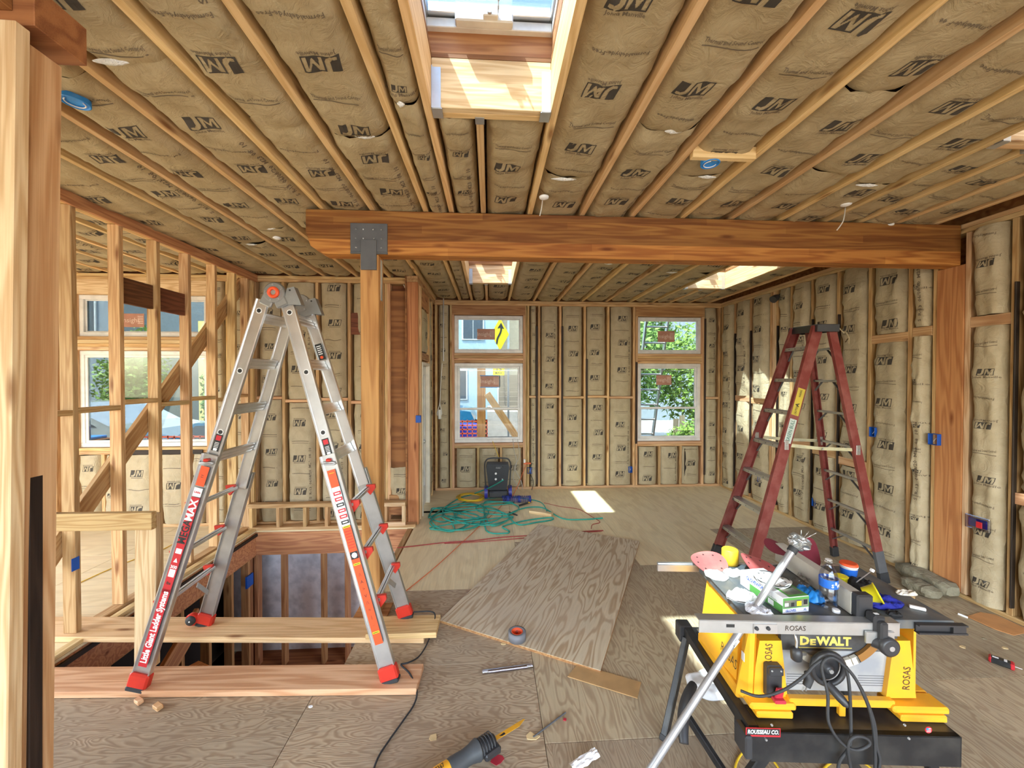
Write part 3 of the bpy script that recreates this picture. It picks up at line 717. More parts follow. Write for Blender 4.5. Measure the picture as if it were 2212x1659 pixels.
# ---- right wall (faces -X)
wr = sheath('wall_right', 'x', RX+.14, .02, -3.1, BY+.16, [])
for z0 in (3.09, 3.13): plateX(wr, -3, BY, RX-.004, z0, z0+.038, 'rafter')
plateX(wr, -3, BY, RX, 0, .038, 'stud')
YST = [6.43, 6.08, 5.70, 5.27, 5.15, 4.90, 4.57, 4.21, 3.84, 3.45]
for y in YST: studX(wr, y, RX, .038, 3.09)
for y in (5.22, 5.19): studX(wr, y, RX, .038, 3.09, 'pale')
board('post', (RX+.07, 3.13, .038), (RX+.07, 3.13, 2.83), .20, .15, 'post', wr, up=(1, 0, 0), ch=.004)
for y, m in ((3.245, 'stud'), (3.01, 'pale')): studX(wr, y, RX+.004, .038, 3.09, m)
NST = [2.72, 2.31, 1.90, 1.49, 1.08]
for y in NST: studX(wr, y, RX, .038, 3.09)
def baysX(ys, blocks, seed):
    for i, (b_, a) in enumerate(ys):
        zb = blocks[i]; segs = [(.045, 3.085)]
        if zb:
            segs = [(.045, zb[0]-.045), (zb[0]+.045, 3.085)] if len(zb) == 1 else [(.045, zb[0]-.045), (zb[0]+.045, zb[1]-.045), (zb[1]+.045, 3.085)]
            for z in zb: plateX(wr, a, b_, RX, z-.044, z+.044, 'pinky', d=.09, name='blocking')
        for j, (s0, s1) in enumerate(segs):
            batt(wr, (RX-.004, (a+b_)/2, s0), (0, -1, 0), (0, 0, 1), (b_-a)-.05, s1-s0, near=a < 4.0, seed=seed+i*5+j, bulge=R.uniform(.015, .045), edge=.035, code=R.random() < .5, wr=1.6)
baysX([(6.41, 6.10), (6.06, 5.72), (5.68, 5.29), (5.13, 4.92), (4.88, 4.59), (4.55, 4.23), (4.19, 3.86), (3.82, 3.47), (3.43, 3.265), (2.99, 2.74), (2.70, 2.33), (2.29, 1.92), (1.88, 1.51)],
      [None, (1.55,), (1.53,), None, (1.03,), (.98,), (.93,), (2.27,), (2.30,), (2.33,), (.95,), None, None], 900)
for y0 in (6.06, 5.68, 5.13, 4.55, 4.19, 2.70): board('black_strip', (RX-.002, y0+.004, .1), (RX-.002, y0+.004, 2.6), .012, .034, 'black_wood_and_shade', wr, up=(1, 0, 0))  # shade in the stud-side gaps, drawn as black strips
# ---- jog wall (faces +X) with the door
wj = sheath('wall_jog', 'x', JX-.14, -.02, LY-.10, BY+.16, [(5.24, 5.86, -.3, 2.09)])
def studXp(par, y, xf, z0, z1, m='stud', w=.038, d=.138, name='stud'): return board(name, (xf-d/2, y, z0), (xf-d/2, y, z1), w, d, m, par, up=(1, 0, 0))
for y, m in ((4.98, 'post'), (5.03, 'stud'), (5.16, 'pale'), (5.21, 'stud'), (5.88, 'stud'), (6.2, 'stud')): studXp(wj, y, JX, 0, 3.09, m)
for z in (3.09, 3.13): board('plate', (JX-.07, LY-.1, z+.019), (JX-.07, BY, z+.019), .138, .038, 'stud', wj)
board('header', (JX-.03, 5.22, 2.96), (JX-.03, 5.9, 2.96), .05, .24, 'header', wj); board('header', (JX-.03, 5.22, 2.17), (JX-.03, 5.9, 2.17), .05, .10, 'header', wj)
batt(wj, (JX-.01, 5.54, 2.24), (0, 1, 0), (0, 0, 1), .56, .58, near=False, seed=41, code=True); batt(wj, (JX-.01, 6.04, .04), (0, 1, 0), (0, 0, 1), .26, 3.0, near=False, seed=42)
d = mb('cream')
for y0, y1, z0, z1 in ((5.24, 5.28, 0, 2.09), (5.82, 5.86, 0, 2.09), (5.28, 5.82, 2.05, 2.09)): d.box(JX-.14, JX+.01, y0, y1, z0, z1, .003)
door = structure('door_1', d)
d = mb('white')
for y0, y1, z0, z1 in ((5.285, 5.39, .02, 2.04), (5.71, 5.815, .02, 2.04), (5.39, 5.71, 1.92, 2.04), (5.39, 5.71, .02, .30)): d.box(JX-.09, JX-.045, y0, y1, z0, z1, .003)
d.build('door_leaf', door); mb('glass').box(JX-.07, JX-.062, 5.39, 5.71, .30, 1.92).build('pane', door)
mb('galv').lathe((JX-.045, 5.35, 1.0), [(.012, 0), (.012, .03), (.027, .04), (.028, .06), (.015, .07)], 14, (1, 0, 0)).build('door_knob', door)
# ---- left back wall (faces -Y) behind stair and left room
W3 = (-5.10, -3.56)
wl = sheath('wall_back_left', 'y', LY+.14, .02, -6.3, JX-.15, [(W3[0], W3[1], 1.006, 2.212), (W3[0], W3[1], 2.393, 2.906)], z0=-.02)
for z0 in (3.09, 3.13): plateY(wl, -6.2, JX-.02, LY, z0, z0+.038, 'stud')
plateY(wl, -6.2, JX-.02, LY, 0, .038, 'stud')
for x in (-5.75, -5.36, -5.15, -3.51, -3.30, -3.02, -2.97, -2.62, -2.20, -1.80, -1.38, -1.335, -.945): studY(wl, x, LY, .038, 3.09, 'stud')
studY(wl, -1.02, LY, .038, 3.09, 'pale'); studY(wl, -1.30, LY, .038, 3.09, 'pinky')
for x in (W3[0]-.019, W3[1]+.019): studY(wl, x, LY, .038, 2.93, 'pinky', name='jack_stud')
board('header', (W3[0]-.04, LY+.04, 3.0), (W3[1]+.04, LY+.04, 3.0), .08, .18, 'pale', wl)
for k in range(4): plateY(wl, *W3, LY, 2.216+.0435*k, 2.216+.0435*k+.041, 'stud' if k % 2 else 'pale', name='rail')
for k in range(2): plateY(wl, *W3, LY, .92+.042*k, .92+.042*k+.04, 'stud', name='sill_plate')
for i, (a, b_) in enumerate(((-5.08, -4.82), (-4.78, -4.62), (-4.58, -4.16), (-4.12, -3.78), (-3.74, -3.58))):
    batt(wl, ((a+b_)/2, LY, .045), (1, 0, 0), (0, 0, 1), b_-a-.02, .87, near=False, seed=300+i, bulge=.03, code=(i == 2), wr=1.6)
    studY(wl, b_+.02, LY, .038, .92, 'stud', name='cripple_stud')
board('black_strip', (-4.62, LY-.012, .945), (-3.6, LY-.012, .945), .012, .055, 'black_wood_and_shade', wl)
baysY(wl, [(-5.73, -5.38), (-3.49, -3.32), (-3.28, -3.04), (-2.95, -2.64), (-2.60, -2.22), (-2.18, -1.82), (-1.78, -1.40)], LY, .04, 3.09, [None, None, None, 1.62, 1.58, 1.60, 1.56], 330)
mb('osb').box(-1.28, -1.04, LY+.03, LY+.045, .45, 3.0).build('plywood_panel', wl)
batt(wl, (-1.16, LY-.01, .30), (1, 0, 0), (0, 0, 1), .26, .42, near=False, seed=377, bulge=.03, wr=3)
for z in (.10, .24): plateY(wl, -1.30, -1.0, LY-.01, z, z+.12, 'header', d=.05, name='blocking')
board('blocking', (-1.78, LY+.02, 2.57), (-1.40, LY+.02, 2.57), .03, .28, 'darkwood', wl)
win3 = vinyl_window(3, *W3, LY, [(2.393, 2.906, 'fixed'), (1.006, 2.212, 'slider')])
sticker(win3, 288, 692, .26, .17, LY+.078)
# ---- outer shell never seen directly: left side and the rear wall, its wide opening added for light
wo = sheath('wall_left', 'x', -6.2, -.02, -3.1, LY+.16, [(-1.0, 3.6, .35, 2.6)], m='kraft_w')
wn = sheath('wall_rear', 'y', -3.0, -.02, -6.3, RX+.2, [(-2.6, 4.0, .1, 2.95)], m='kraft_w')
# ---------------------------------------------------------------- stud partition beside the stair
pt = mb('stud'); pt.box(PX-.089, PX, .9, 5.04, CZ-.036, CZ-.0005)
wp = structure('wall_partition', pt)
board('plate', (PX-.045, .9, CZ-.056), (PX-.045, 5.04, CZ-.056), .09, .038, 'stud', wp)
board('plate', (PX+.016, 1.0, CZ-.045), (PX+.016, 5.04, CZ-.045), .03, .088, 'header', wp)
PYS = [2.919, 3.273, 3.621, 3.977, 4.342, 4.665, 4.90]
for y in PYS: board('stud', (PX-.045, y, .04), (PX-.045, y, CZ-.075), .038, .089, 'stud', wp, up=(1, 0, 0))
board('plate', (PX-.045, 3.05, .02), (PX-.045, 5.04, .02), .089, .038, 'stud', wp)
for i, (a, b_) in enumerate(zip(PYS, PYS[1:])):
    z = (1.63, 1.67, 1.63, 1.66, 1.63, 1.66)[i]; board('blocking', (PX-.045, a+.019, z), (PX-.045, b_-.019, z), .089, .038, 'stud', wp)
board('blocking', (PX-.045, 2.35, 1.62), (PX-.045, 2.90, 1.62), .089, .038, 'stud', wp)
for a, b_ in ((PYS[1], PYS[2]), (PYS[2], PYS[3])): board('header', (PX-.05, a+.019, 2.585), (PX-.05, b_-.019, 2.585), .038, .21, 'darkwood', wp)
board('brace', (PX-.115, 2.55, .28), (PX-.115, 4.98, 3.06), .038, .14, 'stud', wp, up=(0, -1, 1))
board('stud', (PX-.045, 5.0, .04), (PX-.045, 5.0, CZ-.075), .038, .089, 'stud', wp, up=(1, 0, 0))
# ---------------------------------------------------------------- stairwell framing and the room below
BZ = -1.70
b = mb('osb').box(-3.3, -.6, 1.6, 5.6, BZ-.03, BZ)
low = structure('floor_lower', b)
b = mb('concrete').box(-3.4, -.6, LY+.13, LY+.33, BZ, -.22)
structure('wall_lower_back', b)
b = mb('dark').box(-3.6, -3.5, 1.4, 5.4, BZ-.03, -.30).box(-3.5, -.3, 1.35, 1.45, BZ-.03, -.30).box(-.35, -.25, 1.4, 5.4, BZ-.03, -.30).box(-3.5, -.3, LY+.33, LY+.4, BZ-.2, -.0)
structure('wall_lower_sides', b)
st = thing('stairwell_framing', (-1.9, 4.9, -.3), 'exposed timber framing lining the open stairwell with a low stud wall at its far end', 'framing')
Y0 = LY-.15
board('plate', (HX0-.10, Y0, .02), (HX1+.02, Y0, .02), .09, .038, 'stud', st); board('plate', (HX0-.10, Y0, .30), (-1.05, Y0, .30), .09, .05, 'stud', st)
for x in (-2.92, -2.60, -2.28, -2.02, -1.75, -1.45, -1.30): board('cripple_stud', (x, Y0, .04), (x, Y0, .275), .089, .038, 'stud', st, up=(1, 0, 0))
for x0 in (-1.36, -1.16): pass
for z in (.06, .30): board('blocking', (-1.34, Y0-.06, z), (-1.05, Y0-.06, z), .03, .045, 'pale', st)
for x in (-1.33, -1.07): board('blocking', (x, Y0-.06, .08), (x, Y0-.06, .28), .03, .045, 'pale', st, up=(1, 0, 0))
board('rim_joist', (HX0-.05, Y0+.02, -.08), (HX1, Y0+.02, -.08), .05, .15, 'header', st)
for x in (-2.88, -2.56, -2.08, -1.79, -1.61, -1.25): board('stud', (x, Y0+.03, BZ), (x, Y0+.03, -.155), .089, .045, 'header', st, up=(1, 0, 0))
board('stud', (-2.97, Y0+.02, BZ), (-2.97, Y0+.02, -.16), .12, .09, 'header', st, up=(1, 0, 0))
# left side: rim joist, ledger and studs
board('rim_joist', (HX0-.02, HY0, -.16), (HX0-.02, HY1, -.16), .038, .24, 'header', st)
board('ledger', (HX0+.012, HY0, -.05), (HX0+.012, HY1, -.05), .02, .035, 'black_wood_and_shade', st)
board('plate', (HX0-.03, HY0, .018), (HX0-.03, HY1, .018), .06, .03, 'rafter', st)
for y in (2.7, 3.05, 3.4, 3.75, 4.1, 4.45, 4.75): board('stud', (HX0-.06, y, BZ), (HX0-.06, y, -.29), .038, .089, 'header', st, up=(1, 0, 0))
board('plate', (HX0-.06, HY0, -.30), (HX0-.06, HY1, -.30), .09, .04, 'header', st)
board('stringer', (HX0+.22, 2.55, -1.00), (HX0+.02, 3.9, -.45), .038, .20, 'header', st)
board('stair_tread', (-2.55, 2.62, -.72), (-1.95, 2.95, -.62), .28, .038, 'stud', st)
board('stair_tread', (-2.75, 2.45, -.45), (-2.35, 3.3, -.52), .2, .038, 'header', st)
# right side
board('rim_joist', (HX1+.02, HY0, -.14), (HX1+.02, HY1, -.14), .038, .24, 'header', st)
board('plate', (HX1-.05, 3.3, -.03), (HX1-.05, HY1, -.03), .06, .038, 'stud', st)
board('rim_joist', (HX0, HY0-.02, -.15), (HX1, HY0-.02, -.15), .038, .24, 'header', st)
for x, y in ((-1.25, 3.3), (-1.3, 3.9)): pass
mb('blue').box(HX0-.02, HX0+.0, 4.68, 4.80, -.62, -.48).build('blue_box', st)
# ---------------------------------------------------------------- beam, post, cap plate
beam = board('ceiling_beam', (-1.41, 3.115, 2.995), (RX-.01, 3.115, 2.995), .13, .34, 'glulam', None, ch=.006)
tag(beam, 'long glued-laminated timber beam running across the room under the ceiling joists', 'beam')
me = beam.data; 
bm = bmesh.new(); bm.from_mesh(me)   # eased, curved lower corner at the free end
L2 = (RX-.01+1.41)/2
for a, z in ((.00, 1), ): pass
bmesh.ops.bisect_plane(bm, geom=bm.verts[:]+bm.edges[:]+bm.faces[:], plane_co=(-L2+.03, 0, -.09), plane_no=Vector((-1, 0, -.35)), clear_outer=True)
bmesh.ops.holes_fill(bm, edges=[e for e in bm.edges if e.is_boundary])
bmesh.ops.bisect_plane(bm, geom=bm.verts[:]+bm.edges[:]+bm.faces[:], plane_co=(-L2+.10, 0, -.15), plane_no=Vector((-.6, 0, -1)), clear_outer=True)
bmesh.ops.holes_fill(bm, edges=[e for e in bm.edges if e.is_boundary])
bmesh.ops.recalc_face_normals(bm, faces=bm.faces); bm.to_mesh(me); bm.free()
post = board('timber_post', (-.93, 3.115, .012), (-.93, 3.115, 2.825), .14, .14, 'post', None, up=(1, 0, 0), ch=.006)
tag(post, 'square orange timber post standing at the stair edge under the beam', 'post')
b = mb('steel').box(-.93-.14, -.93+.14, 3.037, 3.049, 2.84, 3.06, .003).box(-.93-.14, -.93+.14, 3.181, 3.193, 2.84, 3.06, .003).box(-.93-.14, -.93+.14, 3.037, 3.193, 2.8265, 2.8385)
b.mat('galv')
for dx in (-.10, -.04, .04, .10):
    for dz in (.03, .10, .17): b.cyl((-.93+dx+R.uniform(-.01, .01), 3.037, 2.84+dz), (-.93+dx, 3.031, 2.84+dz), .005, 8)
b.mat('steel').box(-.99, -.87, 3.026, 3.036, 2.70, 2.93, .002)
tag(b.build('column_cap', None, True), 'grey steel column cap bolted to the beam over the post', 'bracket')
b = mb('post').box(-1.06, -.80, 3.02, 3.21, .0005, .012, .002); tag(b.build('base_plate', None, True), 'thin reddish wooden base plate under the timber post', 'plate')
b = mb('galv').box(-.860, -.856, 3.10, 3.14, 2.48, 2.80); tag(b.build('strap_tie', None, True), 'perforated steel strap nailed on the right side of the timber post', 'strap')
# skylight / window portals so the sky reaches the room cleanly
for sx0, sx1, sy0, sy1, k in SKY: area('skylight_portal', ((sx0+sx1)/2, (sy0+sy1)/2, CZ+.50), ((sx0+sx1)/2, (sy0+sy1)/2, 0), .56, 1.15, 1, portal=True)
for x0, x1, y, z0, z1 in ((W1[0], W1[1], BY+.2, .8, 2.92), (W2[0], W2[1], BY+.2, .8, 2.92), (W3[0], W3[1], LY+.2, 1.0, 2.9)): area('window_portal', ((x0+x1)/2, y, (z0+z1)/2), ((x0+x1)/2, 0, (z0+z1)/2), x1-x0, z1-z0, 1, portal=True)
area('rear_portal', (.7, -3.05, 1.52), (.7, 0, 1.52), 6.4, 2.8, 1, portal=True)
# ---------------------------------------------------------------- foreground wall end at the far left
fg = thing('wall_end', (-1.56, 1.36, 0), 'large timber wall end at the far left edge with pale stud and reddish post', 'framing')
board('post', (-1.595, 1.365, 0), (-1.520, 1.365, 2.93), .11, .115, 'pinky', fg, up=(1, 0, 0))
board('stud', (-1.555, 1.285, 0), (-1.478, 1.285, 2.95), .04, .085, 'pale', fg, up=(1, 0, 0))
board('stud', (-1.67, 1.33, 0), (-1.62, 1.33, 2.97), .12, .10, 'pinky', fg, up=(1, 0, 0))
board('plate', (-2.6, 1.38, 3.03), (-1.42, 1.38, 3.03), .16, .13, 'osb', fg); board('plate', (-1.56, .5, 3.08), (-1.56, 1.30, 3.08), .16, .15, 'osb', fg)
board('black_strip', (-1.530, 1.358, 0), (-1.505, 1.358, 1.54), .040, .014, 'black_wood_and_shade', fg, up=(1, 0, 0))
# guard rail
gr = thing('guard_rail', (-2.2, 2.47, 0), 'short timber guard rail of one upright and one horizontal board at the stair edge', 'railing')
board('upright', onY(318, 1436, 2.50), onY(320, 1108, 2.50), .038, .125, 'pale', gr, up=(1, 0, 0))
a = onY(60, 1128, 2.45); b_ = onY(332, 1124, 2.45); board('rail_board', a, b_, .038, .105, 'stud', gr)
# ================================================================ ALUMINIUM MULTI-POSITION LADDER
lad = thing('aluminium_ladder', (-1.33, 2.65, 0), 'silver aluminium folding ladder standing as a tall A over the stair planks, with red feet', 'ladder')
def rail_axis(p0, p1):
    X = (Vector(p1)-Vector(p0)).normalized(); Y = Vector((0, -1, 0)); Y = (Y-X*Y.dot(X)).normalized(); Zz = X.cross(Y)
    return X, Y, Zz
def railbar(p0, p1, w, t, parent, name, m='alu', holes=None, n=None):
    p0, p1 = Vector(p0), Vector(p1); X, Y, Zz = rail_axis(p0, p1); L = (p1-p0).length
    b = mb(m); rot = Matrix((X, Y, Zz)).transposed(); c = (p0+p1)/2
    b.rbox(c, (L, t*.35, w), rot, .002)
    for sg in (-1, 1): b.rbox(c+Zz*(sg*(w/2-.0035)), (L, t, .007), rot, .002)
    if holes:
        for h in holes:
            q = p0+X*(L*h)+Y*(t*.18+.0008)
            b.mat('wht').lathe(q, [(.018, 0), (.018, .001)], 14, tuple(Y)); b.mat('blk').lathe(q, [(.013, .0012), (.013, .002)], 14, tuple(Y))
    return b.build(name, parent, True)
def lerp(a, b, t): return Vector(a)*(1-t)+Vector(b)*t
NL, NR = onZ(305, 1478, .045), onZ(846, 1462, .045)
FL, FR = onZ(437, 1352, .045), onZ(876, 1335, .085)
ANL, ANR = onY(568, 648, 2.52), onY(620, 652, 2.52); AFL, AFR = onY(628, 672, 2.80), onY(668, 678, 2.80)
SEC = {}
for key, A, Ft, far in (('nl', ANL, NL, 0), ('nr', ANR, NR, 0), ('fl', AFL, FL, 1), ('fr', AFR, FR, 1)):
    X, Y, Zz = rail_axis(A, Ft); D = (Ft-A).length; o = Y*(-.030 if not far else .030)
    t0 = .415 if not far else .50
    up = railbar(A-o*0, lerp(A, Ft, t0+.05), .078, .026, lad, 'upper_rail', 'alu', [(.03+.1635*k)/(t0+.05)*1.0 for k in range(3)] if not far else None)
    lo = railbar(lerp(A, Ft, t0)+Y*.022*(1 if not far else -1), Ft-X*.03+Y*.022*(1 if not far else -1), .098, .036, lad, 'lower_rail', 'alu' if not far else 'alu_d')
    SEC[key] = (A, Ft, X, Y, Zz, D, lo)
    # red boot and rubber sole
    b = mb('red'); e = Ft+Y*.022*(1 if not far else -1); rot = Matrix((X, Y, Zz)).transposed()
    b.rbox(e-X*.045, (.085, .052, .112), rot, .010); bo = b.build('foot', lad, True)
    b = mb('rubber'); b.rbox(e+X*.004, (.026, .058, .108), rot, .008); b.build('rubber_sole', bo, True)
    if key == 'fl':
        q = e-X*.10+Zz*.0; s = -1
        q = Vector((e.x-.075, e.y-.01, e.z+.045))
        b = mb('red').lathe(q+Vector((0, .012, 0)), [(.044, 0), (.046, .02), (.040, .028)], 18, (0, -1, 0)).rbox((q+e)/2+Vector((0, 0, .01)), (.10, .03, .06), Matrix.Identity(3), .008)
        b.mat('rubber').lathe(q+Vector((0, -.004, 0)), [(.033, 0), (.033, .026), (.012, .029)], 18, (0, -1, 0)).mat('wht').lathe(q+Vector((0, -.034, 0)), [(.006, 0), (.006, .003)], 8, (0, -1, 0))
        b.build('wheel', lad, True)
def rung(a, b_, D, parent, low, side):
    """three-ridged tread between near rail point a and far rail point b"""
    a, b_ = Vector(a), Vector(b_); X = (b_-a).normalized(); b = mb('alu')
    T = Vector((1, 0, 0)); T = (T-X*T.dot(X)).normalized(); Up = T.cross(X) if T.cross(X).z > 0 else X.cross(T)
    tilt = Matrix.Rotation(0, 3, X)
    if not low:
        T = Vector((side*.42, 0, -.9)); T = (T-X*T.dot(X)).normalized(); Up = X.cross(T)
    sp = .0245 if not low else .013; hw = .019 if not low else .0105
    for k in (-1, 0, 1): b.rbox((a+b_)/2+T*(k*sp)-Up*(abs(k)*.003), ((a-b_).length, hw, .026-.006*abs(k)), Matrix((X, T, Up)).transposed(), .002)
    b.rbox((a+b_)/2-Up*.004, ((a-b_).length, sp*2.6, .012), Matrix((X, T, Up)).transposed())
    r = b.build('rung', parent, True)
    if low:
        for p, s in ((a, 1), (b_, -1)):
            g = mb('red'); q = p+X*(s*.004); o = T*(side*.022)
            g.prism([(-.03, .02), (.03, .024), (.034, -.004), (.0, -.052), (-.02, -.03)], q+o, T, Vector((0, 0, 1)), X, s*.022)
            g.build('rung_gusset', r, True)
for n_, f_, side in (('nl', 'fl', -1), ('nr', 'fr', 1)):
    A, Fn, Xn, Yn, Zn, Dn, _ = SEC[n_]; A2, F2, X2, Y2, Z2, D2, _ = SEC[f_]
    for k in range(8):
        t = .045+.1265*k; t2 = t*.985-.0 if k else .04
        if t > .93: continue
        lowr = t > .43
        sh = Vector((-.035*side if False else (.035*side if lowr else 0), 0, 0))
        a = lerp(A, Fn, t)+sh; b_ = lerp(A2, F2, min(t, .93))+sh; b_.z = a.z if lowr or k else b_.z
        # keep the far end on the far rail at the same height
        tt = (A2.z-a.z)/(A2.z-F2.z); b_ = lerp(A2, F2, tt)+sh
        if a.z > A2.z: b_ = lerp(A2, F2, .03); 
        rung(a+Vector((0, .012, 0)), b_-Vector((0, .012, 0)), 0, lad, lowr, side)
        if k == 7 or (k == 6 and False):
            pass
    # brace strut at the bottom rung
    a = lerp(A2, F2, .90); board_b = mb('alu_d').bar(a+Vector((0, -.03, .04)), a+Vector((-side*.03, -.17, .17)), .006, .03); board_b.build('strut', lad, True)
for key in ('nl', 'nr'):   # spring-lock hooks
    A, Fn, X, Y, Zz, D, lo = SEC[key]; p = lerp(A, Fn, .437)+Y*.04; s = -1 if key == 'nl' else 1
    b = mb('galv').tube([p+Zz*0+Vector((-.045, 0, 0)), p+Vector((-.03, -.01, .006)), p+Vector((.03, -.01, .006)), p+Vector((.045, 0, 0)), p+Vector((.03, 0, -.006)), p+Vector((-.03, 0, -.006))], .006, 8, closed=True)
    b.mat('red').rbox(p+Vector((s*.0, 0, .02)), (.03, .03, .018), Matrix.Identity(3), .005); b.build('rail_lock', lad, True)
# stickers
def strip(key, t0, t1, col, w=.6, lift=.0195, off=0.):
    A, Fn, X, Y, Zz, D, lo = SEC[key]; o = Y*(.022+lift)
    b = mb(col); c = lerp(A, Fn, (t0+t1)/2)+o+Zz*off; b.rbox(c, ((t1-t0)*D, .0012, .098*w), Matrix((X, Y, Zz)).transposed()); return b, c
def words(b, key, t, s, size, col, up=True, width=None, off=0., bold=.03, across=False):
    A, Fn, X, Y, Zz, D, lo = SEC[key]; c = lerp(A, Fn, t)+Y*(.022+.0205)+Zz*off; U = -X if up else X; V = Y.cross(U)
    if across: U, V = V*-1, U
    letter(b, s, c, U, V, size, 0, bold, .0006, 2, width, col)
b, c = strip('nl', .445, .495, 'orange', .5); words(b, 'nl', .47, '! !', .02, 'blk'); b.build('sticker', SEC['nl'][6], True)
b, c = strip('nl', .50, .522, 'wht', .5); words(b, 'nl', .511, 'Little', .018, 'redstk', across=True); b.build('sticker', SEC['nl'][6], True)
b, c = strip('nl', .524, .645, 'redstk', .5); D = SEC['nl'][5]
words(b, 'nl', .557, 'MAX', .062, 'wht', width=.055*D); words(b, 'nl', .612, 'MEGA', .062, 'blk', width=.060*D); b.build('sticker', SEC['nl'][6], True)
b, c = strip('nl', .645, .765, 'redstk', .48)
A, Fn, X, Y, Zz, D, lo = SEC['nl']
b.mat('wht'); q = lerp(A, Fn, .715)+Y*.0425; b.rbox(q, (.045, .0004, .034), Matrix((X, Y, Zz)).transposed()); words(b, 'nl', .70, '300', .026, 'wht', across=True)
b.mat('wht').add([lerp(A, Fn, .683)+Y*.043+Zz*(.012*a)+X*(.012*c_) for a, c_ in ((-1, 1), (1, 1), (0, -1.2))], [(0, 1, 2)])
b.mat('wht').rbox(lerp(A, Fn, .66)+Y*.0425, (.03, .0004, .034), Matrix((X, Y, Zz)).transposed())
words(b, 'nl', .74, 'lbs', .022, 'blk', across=True); b.build('sticker', SEC['nl'][6], True)
b, c = strip('nl', .755, .945, 'redstk', .5); words(b, 'nl', .848, 'Little Giant Ladder Systems', .05, 'wht', width=.175*D, bold=.035); b.build('sticker', SEC['nl'][6], True)
b, c = strip('nr', .455, .50, 'orange', .5); words(b, 'nr', .46, '___', .02, 'yel2', across=True); b.build('sticker', SEC['nr'][6], True)
b, c = strip('nr', .50, .60, 'wht', .5); A, Fn, X, Y, Zz, D, lo = SEC['nr']; R_ = Matrix((X, Y, Zz)).transposed()
for k, cl in enumerate(('redstk', 'redstk', 'blk', 'redstk', 'redstk', 'blk')): b.mat(cl).rbox(lerp(A, Fn, .516+.015*k)+Y*.0424, (.022, .0006, .046), R_); b.mat('wht').rbox(lerp(A, Fn, .516+.015*k)+Y*.0429, (.008, .0004, .03), R_)
b.build('sticker', SEC['nr'][6], True)
b, c = strip('nr', .602, .905, 'orange', .5)
for t in (.603, .70, .875): b.mat('yel2').rbox(lerp(A, Fn, t)+Y*.0424, (.012, .0006, .04), R_); b.mat('blk').rbox(lerp(A, Fn, t)+Y*.0428, (.004, .0005, .034), R_)
b.mat('blk').rbox(lerp(A, Fn, .677)+Y*.0424, (.045, .0006, .046), R_); b.mat('wht').lathe(lerp(A, Fn, .677)+Y*.0428, [(.017, 0), (.017, .0004)], 8, tuple(Y))
for k, s in enumerate(('/\\', 'A', '>', 'V', '/\\', '=', '|', '..')): words(b, 'nr', .728+.018*k, s, .028, 'blk', across=True, bold=0.)
for k in range(7): b.mat('redstk').rbox(lerp(A, Fn, .615+.007*k)+Y*.0424, (.004, .0005, .04), R_)
b.build('sticker', SEC['nr'][6], True)
for key, t in (('nl', .385), ('nr', .395)):
    A, Fn, X, Y, Zz, D, lo = SEC[key]; c = lerp(A, Fn, t)+Y*.006; R_ = Matrix((X, Y, Zz)).transposed()
    b = mb('blk').rbox(c, (.105, .001, .042), R_); b.mat('redstk').rbox(c-X*.03+Y*.001, (.03, .0005, .03), R_); b.mat('wht')
    for k in range(4): b.rbox(c+X*(.0+.009*k)+Y*.001, (.003, .0005, .026), R_)
    b.rbox(c+X*.042+Y*.001, (.016, .0005, .022), R_); b.build('warning_sticker', lad, True)
A, Fn, X, Y, Zz, D, lo = SEC['fr']; c = lerp(A, Fn, .12)+Y*.02; R_ = Matrix((X, Y, Zz)).transposed()
b = mb('blk').rbox(c, (.115, .001, .045), R_); b.mat('wht')
for k in range(5): b.rbox(c-X*(.04-.014*k)+Y*.001, (.006, .0005, .03), R_)
b.mat('orange').lathe(c+X*.04+Y*.0008, [(.011, 0), (.011, .001)], 12, tuple(Y)); b.build('warning_sticker', lad, True)
# hinges
for (pa, pb, yy, redc) in ((ANL, ANR, 2.50, True), (AFL, AFR, 2.79, False)):
    c = onY(594, 633, yy) if redc else onY(650, 656, yy)
    b = mb('steel2').lathe(c+Vector((0, .014, 0)), [(.064, 0), (.066, .003), (.066, .022), (.060, .028)], 28, (0, -1, 0))
    for p, s in ((pa, -1), (pb, 1)):
        q = Vector((p.x, yy, p.z)); d = (q-c)
        b.bar(c, q+Vector((s*.012, 0, -.05)), .03, .07, (0, 1, 0)) if False else b.rbox((c+q)/2+Vector((0, 0, -.02)), (.075, .024, .085), Matrix.Rotation(s*-.45, 3, 'Y'), .006)
    b.mat('galv')
    for a in range(5): b.lathe(c+Vector((.05*math.cos(a*1.3-.9), -.014, .05*math.sin(a*1.3-.9))), [(.006, 0), (.004, .004)], 8, (0, -1, 0))
    h = b.build('hinge', lad, True)
    if redc:
        b = mb('orange').tube([c+Vector((.026*math.cos(a*math.pi/12), -.020, .026*math.sin(a*math.pi/12))) for a in range(24)], .011, 8, closed=True)
        b.mat('galv').lathe(c+Vector((0, -.012, 0)), [(.018, 0), (.018, .008)], 14, (0, -1, 0)); b.build('lock_knob', h, True)
